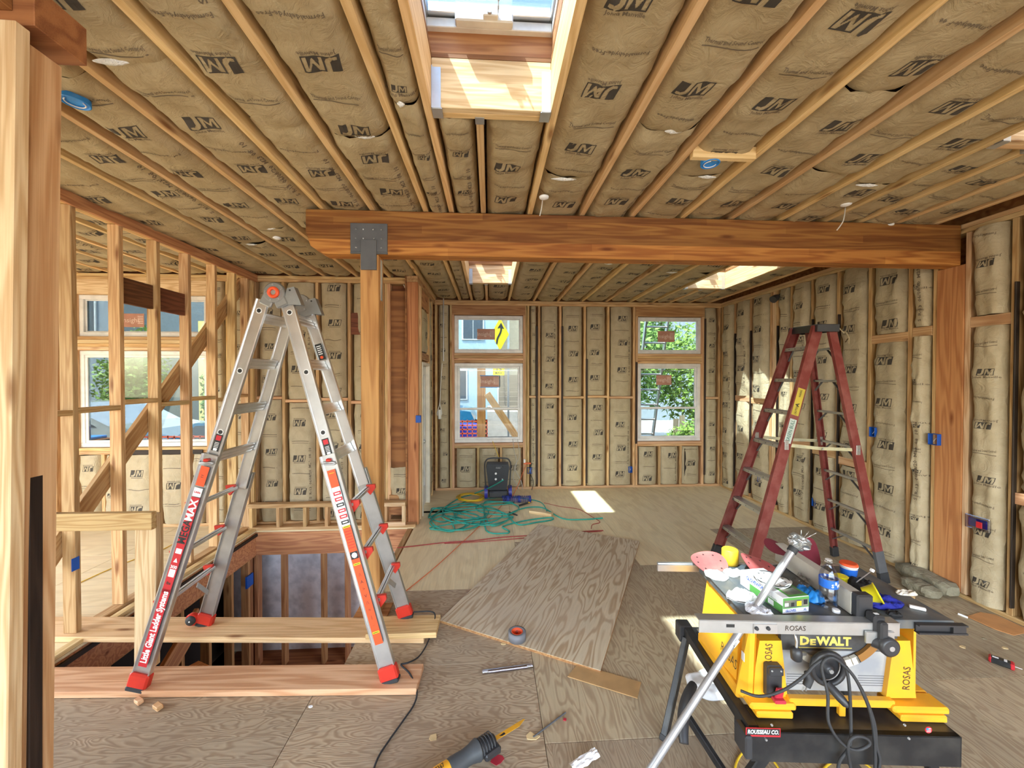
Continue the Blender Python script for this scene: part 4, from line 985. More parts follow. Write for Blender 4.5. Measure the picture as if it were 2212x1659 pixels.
for key, px in (('nr', (631, 642)), ('fr', (677, 664))):
    A, Fn, X, Y, Zz, D, lo = SEC[key]; c = onY(*px, A.y-.02)
    b = mb('steel2').prism([(-.05, -.045), (.055, -.05), (.01, .065), (-.03, .055)], c, (1, 0, 0), (0, 0, 1), (0, -1, 0), .004)
    b.prism([(-.05, -.045), (.055, -.05), (.01, .065), (-.03, .055)], c+Vector((0, .045, 0)), (1, 0, 0), (0, 0, 1), (0, -1, 0), .004).rbox(c+Vector((.034, .02, .008)), (.004, .05, .12), Matrix.Rotation(-.37, 3, 'Y'))
    b.mat('blk').lathe(c+Vector((-.012, -.004, .043)), [(.006, 0), (.006, .001)], 10, (0, -1, 0)); b.build('wall_bracket', lad, True)
# ================================================================ RED STEPLADDER
sl_ = thing('stepladder', (3.05, 3.6, 0), 'tall red fibreglass stepladder with black cap open beside the right wall', 'ladder')
FNb, FFb = Vector((2.36, 3.36, 0)), Vector((2.40, 3.95, 0)); RNb, RFb = Vector((3.59, 3.27, 0)), Vector((3.62, 3.83, 0))
ZT = 2.37
FNt, FFt = onY(1768, 706, 3.46), onY(1716, 712, 3.82); RNt, RFt = onY(1797, 704, 3.44), onY(1744, 711, 3.82)
def channel(p0, p1, w, t, inw, name, flange):
    """fibreglass C rail: web faces +-Y, flanges turned inward"""
    p0, p1 = Vector(p0), Vector(p1); X = (p1-p0).normalized(); Y = Vector((0, inw, 0)); Y = (Y-X*Y.dot(X)).normalized(); Zz = X.cross(Y)
    rot = Matrix((X, Y, Zz)).transposed(); c = (p0+p1)/2; L = (p1-p0).length; b = mb('fiberglass')
    b.rbox(c, (L, .005, w), rot, .001)
    for sg in (-1, 1): b.rbox(c+Zz*sg*(w/2-.0025)+Y*(t/2), (L, t, .005), rot, .001)
    o = b.build(name, sl_, True)
    b = mb('rubber').rbox(p0+X*.05+Y*t*.4, (.10, t+.012, w+.008), rot, .004); fo = b.build('foot', o, True)
    if flange: b = mb('steel').rbox(p0+X*.17+Y*t*.4, (.24, t+.004, w+.004), rot, .002); b.build('boot_plate', o, True)
    return X, Y, Zz
fx = channel(FNb, FNt, .098, .032, 1, 'front_rail', False); channel(FFb, FFt, .098, .032, -1, 'front_rail', False)
channel(RNb, RNt, .075, .03, 1, 'rear_rail', True); channel(RFb, RFt, .06, .03, -1, 'rear_rail', False)
cn, cf = (FNt+RNt)/2, (FFt+RFt)/2
capc = mb('black'); ax = (cf-cn).normalized(); c = (cn+cf)/2+Vector((0, 0, .012)); side = Vector((1, 0, 0)); side = (side-ax*side.dot(ax)).normalized()
rot = Matrix((ax, side, ax.cross(side))).transposed(); Lc = (cf-cn).length+.10
capc.rbox(c, (Lc, .185, .012), rot, .004)
for sg in (-1, 1): capc.rbox(c+side*sg*.09-rot.col[2]*.03*(1 if rot.col[2].z > 0 else -1), (Lc, .008, .07), rot, .003)
for sg in (-1, 1): capc.rbox(c+ax*sg*(Lc/2)-rot.col[2]*.03*(1 if rot.col[2].z > 0 else -1), (.008, .185, .07), rot, .003)
capc.build('cap', sl_, True)
for k in range(1, 8):
    z = .31*k; tn = z/FNt.z; a = lerp(FNb, FNt, tn)+Vector((.0, .008, 0)); b_ = lerp(FFb, FFt, z/FFt.z)-Vector((0, .008, 0))
    s = mb('alu_d'); X = (b_-a).normalized(); T = Vector((1, 0, 0)); T = (T-X*T.dot(X)).normalized(); c = (a+b_)/2; L = (b_-a).length; rot = Matrix((X, T, X.cross(T))).transposed()
    s.rbox(c, (L, .085, .004), rot).rbox(c+T*-.042-Vector((0, 0, .014)), (L, .004, .032), rot, .001).rbox(c+T*.042-Vector((0, 0, .014)), (L, .004, .028), rot)
    for j in range(3): s.rbox(c+T*(-.022+.022*j)+Vector((0, 0, .003)), (L, .006, .003), rot)
    s.mat('blk')
    for j in (.25, .5, .75): s.lathe(lerp(a, b_, j)+T*-.0445-Vector((0, 0, .012)), [(.004, 0), (.004, .002)], 8, (-1, 0, 0))
    o = s.build('step', sl_, True)
    for t0_, t1_ in ((.03, .26), (.97, .74)): mb('steel').bar(lerp(a, b_, t0_)+Vector((.0, 0, -.13)), lerp(a, b_, t1_)-Vector((0, 0, .012)), .018, .004).build('step_brace', o, True)
for k in range(1, 8):
    z = .31*k-.02; a = lerp(RNb, RNt, z/RNt.z)+Vector((0, .01, 0)); b_ = lerp(RFb, RFt, z/RFt.z)-Vector((0, .01, 0))
    s = mb('alu_d').bar(a, b_, .028, .022, ch=.002)
    s.mat('steel').bar(lerp(a, b_, .04)-Vector((0, 0, .10)), lerp(a, b_, .3)-Vector((0, 0, .01)), .02, .005).bar(lerp(a, b_, .96)-Vector((0, 0, .10)), lerp(a, b_, .7)-Vector((0, 0, .01)), .02, .005)
    s.build('rear_rung', sl_, True)
M['strap'] = plain('paint_spattered_strap', (.62, .58, .36), .5, .3, spots=(.40, .38, .28))
for (a, b_) in ((lerp(FNb, FNt, .53), lerp(RNb, RNt, .51)), (lerp(FFb, FFt, .53), lerp(RFb, RFt, .51))):
    m_ = (a+b_)/2-Vector((0, 0, .012)); yo = Vector((0, .012, 0)); s = mb('strap').bar(a+yo, m_+yo, .004, .030, (0, 0, 1)).bar(m_+yo*1.3, b_+yo*1.3, .004, .030, (0, 0, 1))
    s.mat('galv')
    for q in (a, m_, b_): s.lathe(q+Vector((0, -.008, 0)), [(.010, 0), (.008, .006)], 10, (0, -1, 0))
    s.mat('alu_d').rbox(a+Vector((0, -.006, 0)), (.04, .006, .09), Matrix.Identity(3), .003).rbox(b_+Vector((0, -.006, 0)), (.04, .006, .09), Matrix.Identity(3), .003)
    s.build('spreader_bar', sl_, True)
X, Y, Zz = fx; rot = Matrix((X, Y, Zz)).transposed(); U = X; V = (-Y).cross(U)
c = lerp(FNb, FNt, .70)-Y*.004
b = mb('yel_old').rbox(c, (.26, .001, .072), rot); letter(b, 'A', c-X*.03, U, V, .05, 0, .03, .0012, 2, None, 'blk'); letter(b, 'CAUTION', c-X*.08, U, V, .03, 0, .02, .0012, 2, .08, 'blk'); letter(b, 'WARNING', c+X*.08, U, V, .03, 0, .02, .0012, 2, .07, 'blk'); b.build('sticker', sl_)
c = lerp(FNb, FNt, .585)-Y*.004
b = mb('wht_old').rbox(c, (.23, .001, .068), rot); letter(b, 'GREEN BULL', c, U, V, .05, 0, .01, .0012, 2, .21, 'dgreen'); b.build('sticker', sl_)
q = RNt+Vector((.05, -.02, -.02)); b = mb('rope').tube([q, q+Vector((.03, -.02, -.05)), q+Vector((.06, -.01, -.04)), q+Vector((.08, -.02, -.09)), q+Vector((.07, 0, -.13)), q+Vector((.10, 0, -.08)), q+Vector((.09, -.01, -.15))], .006, 6)
b.build('rope', sl_)
# ================================================================ TABLE SAW ON ITS STAND (local frame turned a few degrees)
SA = math.radians(-5.0); SO = Vector((1.015, 1.44, 0))
SX = Vector((math.cos(SA), math.sin(SA), 0)); SY = Vector((-math.sin(SA), math.cos(SA), 0))
SM = Matrix.Translation(SO) @ Matrix.Rotation(SA, 4, 'Z')
def SL(x, y, z=0.): return SO+SX*x+SY*y+Vector((0, 0, z))
def SP(px, py, yl):
    """pixel -> local (x, z) on the vertical plane local y = yl"""
    a = ray(px, py); C0 = Vector((0, 0, CH)); t = ((SO-C0).dot(SY)+yl)/a.dot(SY); p = C0+a*t-SO; return (p.dot(SX), C0.z+a.z*t)
def SZ(px, py, z):
    p = onZ(px, py, z)-SO; return (p.dot(SX), p.dot(SY))
def lb(b, x0, x1, y0, y1, z0, z1, ch=.0): b.rbox(SL((x0+x1)/2, (y0+y1)/2, (z0+z1)/2), (x1-x0, y1-y0, z1-z0), SM.to_3x3(), ch); return b
def lprism(b, pts, y0, t): return b.prism(pts, SL(0, y0), SX, (0, 0, 1), SY, t)
def lbar(b, p, q, w, h, ch=.003): return b.bar(SL(*p), SL(*q), w, h, (0, 0, 1), ch)
stand = thing('saw_stand', SL(.4, .3), 'black folding metal stand carrying the yellow table saw', 'stand')
b = mb('blackmetal'); lb(b, 0, .79, -.02, .004, .372, .49, .002); lb(b, 0, .79, -.02, .11, .484, .49, .002); lb(b, .005, .785, .105, .11, .40, .488); lb(b, 0, .004, -.02, .1, .375, .49); lb(b, .786, .79, -.02, .1, .375, .49)
b.mat('galv')
for px, py in ((1667, 1566), (1655, 1598), (1954, 1566), (1963, 1595)):
    x, z = SP(px, py, -.022); b.lathe(SL(x, -.021, z), [(.005, 0), (.004, .004)], 10, tuple(-SY))
front = b.build('front_beam', stand)
b = mb('redstk'); x0, z0 = SP(1611, 1591, -.022); x1, z1 = SP(1686, 1573, -.022); z1 += 0; xa, za = SP(1648, 1582, -.022)
lb(b, x0, x1, -.0225, -.021, za-.017, za+.017); b.mat('blk'); lb(b, x0+.003, x1-.003, -.0232, -.0224, za-.010, za+.0145)
letter(b, 'ROUSSEAU CO.', SL(xa, -.0233, za+.002), SX, (0, 0, 1), .022, .15, .03, .0005, 2, (x1-x0)*.9, 'wht'); b.build('maker_label', front)
xa, za = SP(2006, 1577, -.022); b = mb('redstk').lathe(SL(xa, -.021, za), [(.013, 0), (.013, .001)], 16, tuple(-SY)); b.mat('wht')
for k in (-1, 0, 1): lb(b, xa-.008, xa+.008, -.0228, -.0222, za+k*.006-.001, za+k*.006+.001)
b.mat('bluelt'); lb(b, xa-.009, xa-.001, -.0230, -.0226, za, za+.008); b.build('flag_label', front)
b = mb('blackmetal'); lbar(b, (.02, .0, .47), (.02, .66, .47), .045, .05, .004); lbar(b, (.77, .1, .45), (.77, .62, .45), .04, .05, .004); lbar(b, (0, .62, .45), (.79, .62, .45), .04, .05, .004)
b.build('side_frame', stand)
b = mb('black'); lb(b, -.025, .045, .60, .67, .41, .50, .006); b.build('corner_bracket', stand); b = mb('black'); lb(b, -.03, .0, -.035, .05, .39, .48, .006); b.build('corner_bracket', stand)
for p, q, w in (((.10, .02, .40), (-.16, .03, 0), .042), ((.70, .02, .40), (.84, .04, 0), .042), ((.01, .60, .44), (-.17, .44, .012), .042), ((-.08, .40, .20), (.10, .04, .0), .036), ((.77, .60, .44), (.92, .60, 0), .04), ((.40, .02, .36), (.68, .05, 0), .035)):
    b = mb('blackmetal'); lbar(b, p, q, w*.7, w, .004); l_ = b.build('leg', stand); c_ = mb('rubber'); d = (Vector(q)-Vector(p)).normalized(); c_.bar(SL(*(Vector(q)-d*.03)), SL(*q), w*.8, w*1.1, ch=.004); c_.build('rubber_foot', l_)
b = mb('wht'); a, c_ = SL(.755, -.008, .30), SL(.835, .012, .05); U = (c_-a).normalized(); letter(b, 'ROUSSEAU', (a+c_)/2+(-SY)*.012, U, (-SY).cross(U)*1.0, .03, 0, .03, .012, 2, .18); b.build('leg_lettering', stand)
b = mb('black')
pts = [SL(-.03-.13*math.sin(t*1.4), .42-.20*t, .20+.12*math.cos(t*1.5)) for t in [i/8 for i in range(9)]]
b.tube(pts, [.020+.008*math.sin(i/8*3.14) for i in range(9)], 10); b.build('carry_pad', stand)
# ---- the saw
saw = thing('table_saw', SL(.42, .27, .49), 'yellow and grey portable table saw with clutter on its table', 'table saw')
TZ = .88
b = mb('sawgrey'); lb(b, .035, .86, .075, .53, TZ-.008, TZ, .002); lb(b, .035, .86, .075, .09, TZ-.035, TZ-.006); lb(b, .04, .05, .08, .52, TZ-.035, TZ-.006)
for k in range(2): lb(b, .12+.45*k, .125+.45*k, .08, .525, TZ, TZ+.0006)
b.mat('black'); lb(b, .70, .89, .052, .074, TZ-.044, TZ-.038); lb(b, .70, .89, .052, .074, TZ-.012, TZ-.006); lb(b, .70, .885, .066, .072, TZ-.04, TZ-.01); lb(b, .835, .885, .055, .07, TZ-.04, TZ-.01); b.build('table_top', saw)
# front rail, inner rail and rear rail
xr0, zr = SP(1510, 1345, .03); xr1, _ = SP(1944, 1378, .03); zt = SP(1700, 1342, .03)[1]; zb_ = SP(1700, 1370, .03)[1]
b = mb('alu_d'); lb(b, xr0, xr1, .03, .034, zb_, zt, .001); lb(b, xr0, xr1, .03, .072, zt-.004, zt); lb(b, xr0, xr1, .03, .05, zb_, zb_+.004); b.mat('blk')
x, z = SP(1578, 1352, .029); lb(b, x-.016, x+.016, .0285, .030, z-.006, z+.006)
b.mat('alu'); x0, z0 = SP(1627, 1357, .029); x1, _ = SP(1678, 1360, .029); lb(b, x0, x1, .025, .030, z0-.020, z0+.018, .001); b.mat('rubber')
for px in (1634, 1659): x, z = SP(px, 1357, .025); b.lathe(SL(x, .025, z), [(.008, 0), (.007, .006)], 12, tuple(-SY))
x, z = SP(1718, 1358, .029); letter(b, 'ROSAS', SL(x, .0295, z), SX, (0, 0, 1), .028, .1, 0, .0006, 2, .08, 'marker'); b.build('front_rail', saw)
b = mb('alu'); x0, y0 = SZ(1415, 1212, TZ-.015); lb(b, x0, .80, .545, .56, TZ-.05, TZ-.004, .001); lb(b, x0, .80, .53, .56, TZ-.012, TZ-.008); b.build('rear_rail', saw)
# body, traced columns on the front plane
def fp(pts, y): return [SP(px, py, y) for px, py in pts]
FY = .085
b = mb('yellow'); lprism(b, fp([(1641, 1384), (1688, 1384), (1702, 1515), (1627, 1512), (1632, 1440)], FY), FY, .11); b.build('corner_column', saw)
b = mb('yellow'); lprism(b, fp([(1931, 1384), (1966, 1384), (1979, 1508), (1914, 1508)], FY), FY, .11)
b.build('corner_column', saw)
xl0, zl0 = SP(1625, 1520, FY)
b = mb('yellow')   # left side panel leaning outward towards the foot, with its flare, and the back
x_t, x_b = .055, .045
for (y0, y1, xi) in ((.085, .12, 0), (.17, .46, -.012)):
    b.add([SL(x_t+xi*0, y0, TZ-.03), SL(x_t, y1, TZ-.03), SL(x_b-.03, y1, .53), SL(x_b+.0, y0, .53), SL(x_t+.02, y0, TZ-.03), SL(x_t+.02, y1, TZ-.03), SL(x_b-.01, y1, .53), SL(x_b+.02, y0, .53)], [(0, 1, 2, 3), (7, 6, 5, 4), (0, 4, 5, 1), (2, 6, 7, 3), (0, 3, 7, 4), (1, 5, 6, 2)])
b.add([SL(x_t+.022, .08, TZ-.03), SL(x_t+.022, .48, TZ-.03), SL(x_b+.0, .48, .53), SL(x_b+.022, .08, .53)], [(0, 1, 2, 3)])
lb(b, .06, .78, .46, .47, .53, TZ-.03); lb(b, .725, .735, .10, .47, .53, TZ-.03)
sd_ = b.build('side_panel', saw)
b = mb('dark')
for k in range(7): y = .20+.03*k; b.add([SL(x_t-.003, y, TZ-.06), SL(x_t-.003, y+.010, TZ-.06), SL(x_b+.018-.012, y+.010, .70), SL(x_b+.018-.012, y, .70)], [(0, 1, 2, 3)])
b.build('vent_slots', sd_)
b = mb('marker'); letter(b, 'ROSAS', SL(.030, .20, .63), -SY, Vector((.08, 0, 1)), .06, .1, 0, .004, 2, .13); b.build('marker_lettering', sd_)
b = mb('wht').rbox(SL(.0, .10, .70)+SX*.033, (.002, .02, .035), SM.to_3x3()); b.build('warning_label', sd_)
# base skirt
b = mb('yellow'); zb = .492
lb(b, .03, .80, .05, .50, zb+.012, zb+.034, .006) if False else None
lb(b, .055, .20, .035, .11, zb, zb+.028, .006); lb(b, .62, .80, .035, .11, zb, zb+.028, .006)
lb(b, .035, .22, .045, .13, zb+.024, zb+.052, .008); lb(b, .60, .82, .045, .13, zb+.024, zb+.052, .008); lb(b, .20, .62, .06, .09, zb+.034, zb+.064, .004)
lb(b, .395, .42, .055, .075, zb, zb+.05, .003)
lb(b, .025, .10, .13, .50, zb, zb+.05, .008); lb(b, .74, .82, .13, .50, zb, zb+.05, .008); lb(b, .06, .78, .46, .50, zb, zb+.05, .008)
b.build('base', saw)
# front panels
zz1 = SP(1800, 1368, FY+.02)[1]; zz2 = SP(1800, 1403, FY+.02)[1]; zz3 = SP(1800, 1487, FY+.02)[1]; xp0 = SP(1684, 1400, FY+.02)[0]; xp1 = SP(1934, 1400, FY+.02)[0]
b = mb('panelgrey'); lb(b, xp0, xp1, FY+.02, FY+.03, zz3-.01, zz2)
b.mat('faint')
for k in range(5):
    lb(b, xp0+.03, xp0+.13, FY+.0192, FY+.0199, zz3+.055-.010*k, zz3+.058-.010*k); lb(b, xp1-.15, xp1-.03, FY+.0192, FY+.0199, zz3+.055-.010*k, zz3+.058-.010*k)
for x in (xp0+.03, xp1-.04): b.mat('faint').prism([(-.010, 0), (.010, 0), (0, .017)], SL(x, FY+.019, zz3+.0), SX, (0, 0, 1), -SY, .0006)
b.build('front_panel', saw)
b = mb('panelblack'); lb(b, xp0, xp1, FY+.012, FY+.03, zz2, TZ-.03)
c0 = SP(1792, 1387, FY+.011)
letter(b, 'D', SL(SP(1742, 1386, FY)[0], FY+.0115, c0[1]+.002), SX, (0, 0, 1), .048, 0, .05, .0006, 2, .038, 'dwyel'); letter(b, 'E', SL(SP(1760, 1384, FY)[0], FY+.0115, c0[1]-.003), SX, (0, 0, 1), .034, 0, .05, .0006, 2, .024, 'dwyel')
letter(b, 'WALT', SL(SP(1806, 1384, FY)[0], FY+.0115, c0[1]+.002), SX, (0, 0, 1), .048, 0, .05, .0006, 2, .142, 'dwyel')
lb(b, SP(1729, 1399, FY)[0], SP(1845, 1399, FY)[0], FY+.0108, FY+.0116, c0[1]-.026, c0[1]-.023); b.build('name_panel', saw)
# bevel arc
cx, cz = SP(1800, 1340, FY+.015); r = None
p1 = SP(1905, 1385, FY+.01); p2 = SP(1835, 1430, FY+.01); ra = .155
def arcpts(a0, a1, n=14): return [(cx+ra*math.sin(a0+(a1-a0)*i/n), cz-ra*math.cos(a0+(a1-a0)*i/n)) for i in range(n+1)]
cx, cz = SP(1795, 1322, FY+.01)
ra = (cz-SP(1795, 1443, FY)[1])
for m_, a0, a1 in (('bronze', .52, 1.05), ('cream', .38, .50), ('blk', .47, .52), ('cream', .10, .36), ('cream', -.55, -.1)):
    b = mb(m_); o_ = arcpts(a0, a1); i_ = [(cx+(x-cx)*.87, cz+(z-cz)*.87) for x, z in o_]; lprism(b, o_+i_[::-1], FY-.004, .014); b.build('bevel_scale', saw)
# hand wheel and crank
x, z = SP(1795, 1450, .03); b = mb('black'); c = SL(x, .045, z)
ring = [c+SX*(.062*math.cos(a))+Vector((0, 0, .062*math.sin(a))) for a in [i*2*math.pi/28 for i in range(28)]]
b.tube(ring, .011, 8, closed=True); b.lathe(c+SY*.02, [(.058, 0), (.058, .006), (.05, .01), (.02, .012), (.018, .03), (.010, .034)], 24, tuple(-SY)); b.mat('galv').lathe(c-SY*.016, [(.009, 0), (.008, .004)], 12, tuple(-SY))
w = b.build('hand_wheel', saw)
b = mb('black'); h0 = c+SX*(-.012)+Vector((0, 0, -.05))-SY*.01; h1 = h0-SY*.05+SX*.035+Vector((0, 0, -.045)); b.tube([h0, lerp(h0, h1, .3), lerp(h0, h1, .7), h1, h1+(h1-h0)*.12], [.012, .016, .017, .014, .006], 12); b.build('crank_handle', w)
# bevel lock lever with knob
x, z = SP(1720, 1412, .05); c = SL(x, .05, z); b = mb('galv').tube([c+Vector((0, 0, .02)), c+Vector((0, 0, .05))+SX*.001, c+Vector((0, 0, .085))-SX*.006, SL(*[SP(1712, 1368, .08)[0], .08, SP(1712, 1368, .08)[1]])], .005, 8)
b.mat('black').lathe(c+Vector((0, 0, -.028)), [(.012, 0), (.019, .006), (.021, .03), (.019, .048), (.008, .054)], 16); b.mat('galv').bar(c+SX*.02, c+SX*.06+Vector((0, 0, -.02))+SY*.03, .006, .012); b.build('lock_lever', saw)
x, z = SP(1920, 1397, 0.); c = SL(x, .0, z); b = mb('black').lathe(c+SY*.05-SX*.02, [(.012, 0), (.014, .03), (.020, .04)], 18, tuple(-SY)).tube([c+SY*.035-SX*.035, c+SY*.01-SX*.01], [.022, .024], 16).lathe(c+SY*.012, [(.034, 0), (.036, .006), (.036, .020), (.028, .024)], 24, tuple(-SY))
b.mat('galv').lathe(c-SY*.012, [(.010, 0), (.010, .003)], 12, tuple(-SY)); b.build('fence_knob', saw)
# switch box with its paddle
x0, z0 = SP(1656, 1508, .06); x1, z1 = SP(1690, 1438, .06); b = mb('black'); lb(b, x0, x1, .055, .088, z0, z1, .006); lb(b, x0+.002, x1-.002, .045, .06, z1-.035, z1-.003, .004); b.mat('galv')
for dx in (.012, (x1-x0)-.014): b.lathe(SL(x0+dx, .045, z1-.012), [(.004, 0), (.003, .002)], 8, tuple(-SY))
sw = b.build('switch_box', saw); b = mb('paddle'); b.rbox(SL((x0+x1)/2+.006, .040, z0+.035), (.030, .012, .055), (SM @ Matrix.Rotation(.25, 4, 'X')).to_3x3(), .003); b.rbox(SL((x0+x1)/2+.002, .036, z0+.012), (.045, .03, .014), SM.to_3x3(), .004); b.build('paddle', sw)
for px, py in ((1662, 1413), (1960, 1466)):
    b = mb('marker'); x, z = SP(px-1, py, FY-.001); letter(b, 'ROSAS', SL(x, FY-.0005, z), Vector((0, 0, 1))+SX*.04, -SX, .042, .1, 0, .001, 2, .085 if px < 1700 else .095); b.build('marker_lettering', saw)
# rip fence
fx0, fy0 = SZ(1862, 1335, TZ); fx1, fy1 = SZ(1676, 1205, TZ+.0)
FXX = SZ(1858, 1330, TZ)[0]-.015
b = mb('fencegrey'); lb(b, FXX-.022, FXX-.018, .10, .58, TZ+.004, TZ+.096, .001); lb(b, FXX-.022, FXX+.022, .10, .58, TZ+.093, TZ+.097, .001); lb(b, FXX+.018, FXX+.022, .10, .58, TZ+.004, TZ+.096, .001); b.build('rip_fence', saw)
b = mb('black'); lb(b, FXX-.02, FXX+.045, .07, .11, TZ+.003, TZ+.099, .006); lb(b, FXX+.005, FXX+.05, .02, .07, TZ-.035, TZ+.045, .008); lb(b, FXX+.012, FXX+.042, .0, .03, TZ-.045, TZ+.03, .006)
b.mat('alu_d'); lb(b, FXX-.03, FXX+.08, .018, .028, TZ-.062, TZ-.015, .002); b.mat('wht'); lb(b, FXX+.018, FXX+.034, .035, .045, TZ+.0452, TZ+.0462); b.build('fence_head', saw)
# power cord looped over the hand wheel
cw = SL(SP(1795, 1450, .03)[0], .02, SP(1795, 1450, .03)[1])
def L3(px, py, yl=.0): x, z = SP(px, py, yl); return SL(x, yl, z)
def smooth(P, n=6):
    P = [Vector(p) for p in P]; out = []
    for i in range(len(P)-1):
        p0, p1, p2, p3 = P[max(i-1, 0)], P[i], P[i+1], P[min(i+2, len(P)-1)]
        for k in range(n):
            t = k/n; out.append(.5*((2*p1)+(-p0+p2)*t+(2*p0-5*p1+4*p2-p3)*t*t+(-p0+3*p1-3*p2+p3)*t**3))
    out.append(P[-1]); return out
b = mb('rubber'); b.tube(smooth([L3(1600, 1492, .04), L3(1640, 1504, .02), L3(1690, 1492, .01), L3(1735, 1462, .0), L3(1762, 1435, .0), L3(1790, 1422, -.005), L3(1820, 1432, -.01), L3(1833, 1470, -.02), L3(1838, 1560, -.03), L3(1835, 1612, -.04), L3(1812, 1650, -.04), L3(1815, 1700, -.04), L3(1850, 1720, -.05), L3(1885, 1700, -.05), L3(1890, 1620, -.05), L3(1880, 1540, -.045), L3(1850, 1470, -.03), L3(1822, 1437, -.02), L3(1795, 1420, -.012), L3(1775, 1440, -.01), L3(1788, 1500, -.03), L3(1790, 1560, -.045), L3(1818, 1605, -.05), L3(1850, 1620, -.05), L3(1878, 1608, -.055), L3(1870, 1594, -.055), L3(1845, 1592, -.055), L3(1832, 1612, -.055), L3(1838, 1660, -.05), L3(1855, 1720, -.05)]), .0055, 8)
b.tube(smooth([L3(1828, 1440, -.015), L3(1862, 1490, -.03), L3(1888, 1560, -.045), L3(1893, 1610, -.05), L3(1900, 1650, -.05), L3(1880, 1720, -.05)]), .0055, 8)
b.tube([L3(1742, 1452, .01), L3(1748, 1466, .008), L3(1742, 1482, .006)], [.009, .016, .014], 10); b.mat('galv')
for d in (-4, 3): b.bar(L3(1740+d, 1482, .006), L3(1737+d, 1492, .004), .006, .002)
b.build('power_cord', saw)
# ================================================================ THINGS LYING ON THE SAW TABLE
Zt = TZ+.001
def tz(px, py, z=Zt): return onZ(px, py, z)
# glove box
P0, P1, P2 = tz(1691, 1327), tz(1747, 1321), tz(1577, 1262); ux = (P1-P0); ww = ux.length; ux.normalize(); uy = Vector((-ux.y, ux.x, 0)); LL = max(.22, (P2-P0).dot(uy))
LL = .24; uy2 = (P2-P0).normalized(); 
gb = thing('glove_box', P0, 'white and green cardboard box of disposable gloves on the saw table', 'box')
Hh = .068; rot = Matrix((ux, uy, Vector((0, 0, 1)))).transposed()
b = mb('boxwhite').rbox(P0+ux*ww/2+uy*LL/2+Vector((0, 0, Hh/2)), (ww, LL, Hh), rot, .001); b.build('carton', gb)
Nl = -ux
b = mb('boxgreen')
def face(b, O, U, V, u0, u1, v0, v1, lift=.0008): Nn = U.cross(V); b.add([O+U*u+V*v+Nn*lift for u, v in ((u0, v0), (u1, v0), (u1, v1), (u0, v1))], [(0, 1, 2, 3)])
Zu = Vector((0, 0, 1)); OL = P0+uy*LL  # left long side read from back to front: U = -uy
face(b, OL, -uy, Zu, .06, LL, .002, .034); face(b, P0, ux, Zu, 0, ww, .022, Hh-.002); face(b, P0+Zu*Hh, ux, uy, .03, ww, .0, .12)
b.mat('boxphoto'); face(b, P0, ux, Zu, .006, ww-.004, .026, Hh-.012, .0014); face(b, P0+Zu*Hh, ux, uy, .04, ww-.01, .015, .075, .0014)
b.mat('yel2'); face(b, P0, ux, Zu, ww*.52, ww*.70, .030, Hh-.018, .002); b.mat('blk'); face(b, P0, ux, Zu, ww*.3, ww*.42, .030, Hh-.022, .002); face(b, P0, ux, Zu, ww*.78, ww*.93, .034, Hh-.014, .002)
b.mat('wht'); face(b, P0, ux, Zu, ww*.06, ww*.2, .032, Hh-.022, .002)
letter(b, 'GLOVEWORKS', OL-uy*.10+Zu*.052, -uy, Zu, .022, 0, .03, .001, 2, .12, 'boxblue'); letter(b, 'Industrial Grade', OL-uy*.17+Zu*.040, -uy, Zu, .012, 0, 0, .0012, 2, .08, 'boxgreen')
letter(b, 'GLOVES', P0+ux*ww*.3+Zu*.012, ux, Zu, .014, 0, .03, .001, 2, ww*.4, 'boxblue'); letter(b, 'XL', P0+ux*ww*.85+Zu*.012, ux, Zu, .012, 0, .03, .001, 2, None, 'boxblue'); b.mat('wht'); face(b, OL, -uy, Zu, LL-.075, LL-.045, .008, .03, .0016); b.build('printing', gb)
# abrasive discs
def disc(px, py, z, rr_, m, tilt, name, label, holes=True, curl=.012, group=None, seed=1):
    c = onZ(px, py, z); b = mb(m); n = 28
    T = Matrix.Rotation(tilt[0], 3, 'X') @ Matrix.Rotation(tilt[1], 3, 'Y')
    def pt(r, a, dz): return c+T@Vector((r*math.cos(a), r*math.sin(a), curl*math.sin(2*a+seed)*(r/rr_)**2+dz))
    radii = [.0, .2, .45, .7, .9, 1.0]
    for top in (0, 1):
        vs = [pt(rr_*q, j*2*math.pi/n, .0012*top) for q in radii for j in range(n)]; fs = []
        for i in range(len(radii)-1):
            for j in range(n): fs.append((i*n+j, i*n+(j+1) % n, (i+1)*n+(j+1) % n, (i+1)*n+j))
        b.add(vs, fs, True)
    if holes:
        b.mat('blk')
        for k in range(8):
            a = k*math.pi/4; q = pt(rr_*.68, a, .002); b.add([q+T@Vector((.005*math.cos(t), .005*math.sin(t), 0)) for t in [i*math.pi/3 for i in range(6)]], [(0, 1, 2, 3, 4, 5)])
    return tag(b.build(name, None), label, 'sanding disc', group)
disc(1532, 1215, .90, .088, 'pinkdisc', (.30, -.05), 'sanding_disc', 'pink sanding disc leaning at the left back corner of the saw table', seed=1)
disc(1638, 1222, .93, .085, 'pinkdisc', (.35, .25), 'sanding_disc', 'pink sanding disc propped behind the glove box', seed=2)
wd_ = disc(1667, 1251, TZ+.076, .075, 'wht', (0.03, .05), 'sanding_disc', 'white sanding disc with a thin black rim lying on top of the glove box', seed=3)
c = onZ(1667, 1251, TZ+.077); b = mb('blk').tube([c+Vector((.070*math.cos(a), .070*math.sin(a), .003+.012*math.sin(2*a+3)*.0)) for a in [i*math.pi/18 for i in range(36)]], .0022, 5, closed=True); b.parent_ = 0
o_ = b.build('disc_rim', None); o_.parent = wd_
disc(1690, 1186, .965, .085, 'darkred', (.1, .2), 'sanding_disc', 'dark red sanding disc lying behind the pipe on the rip fence', False, seed=4)
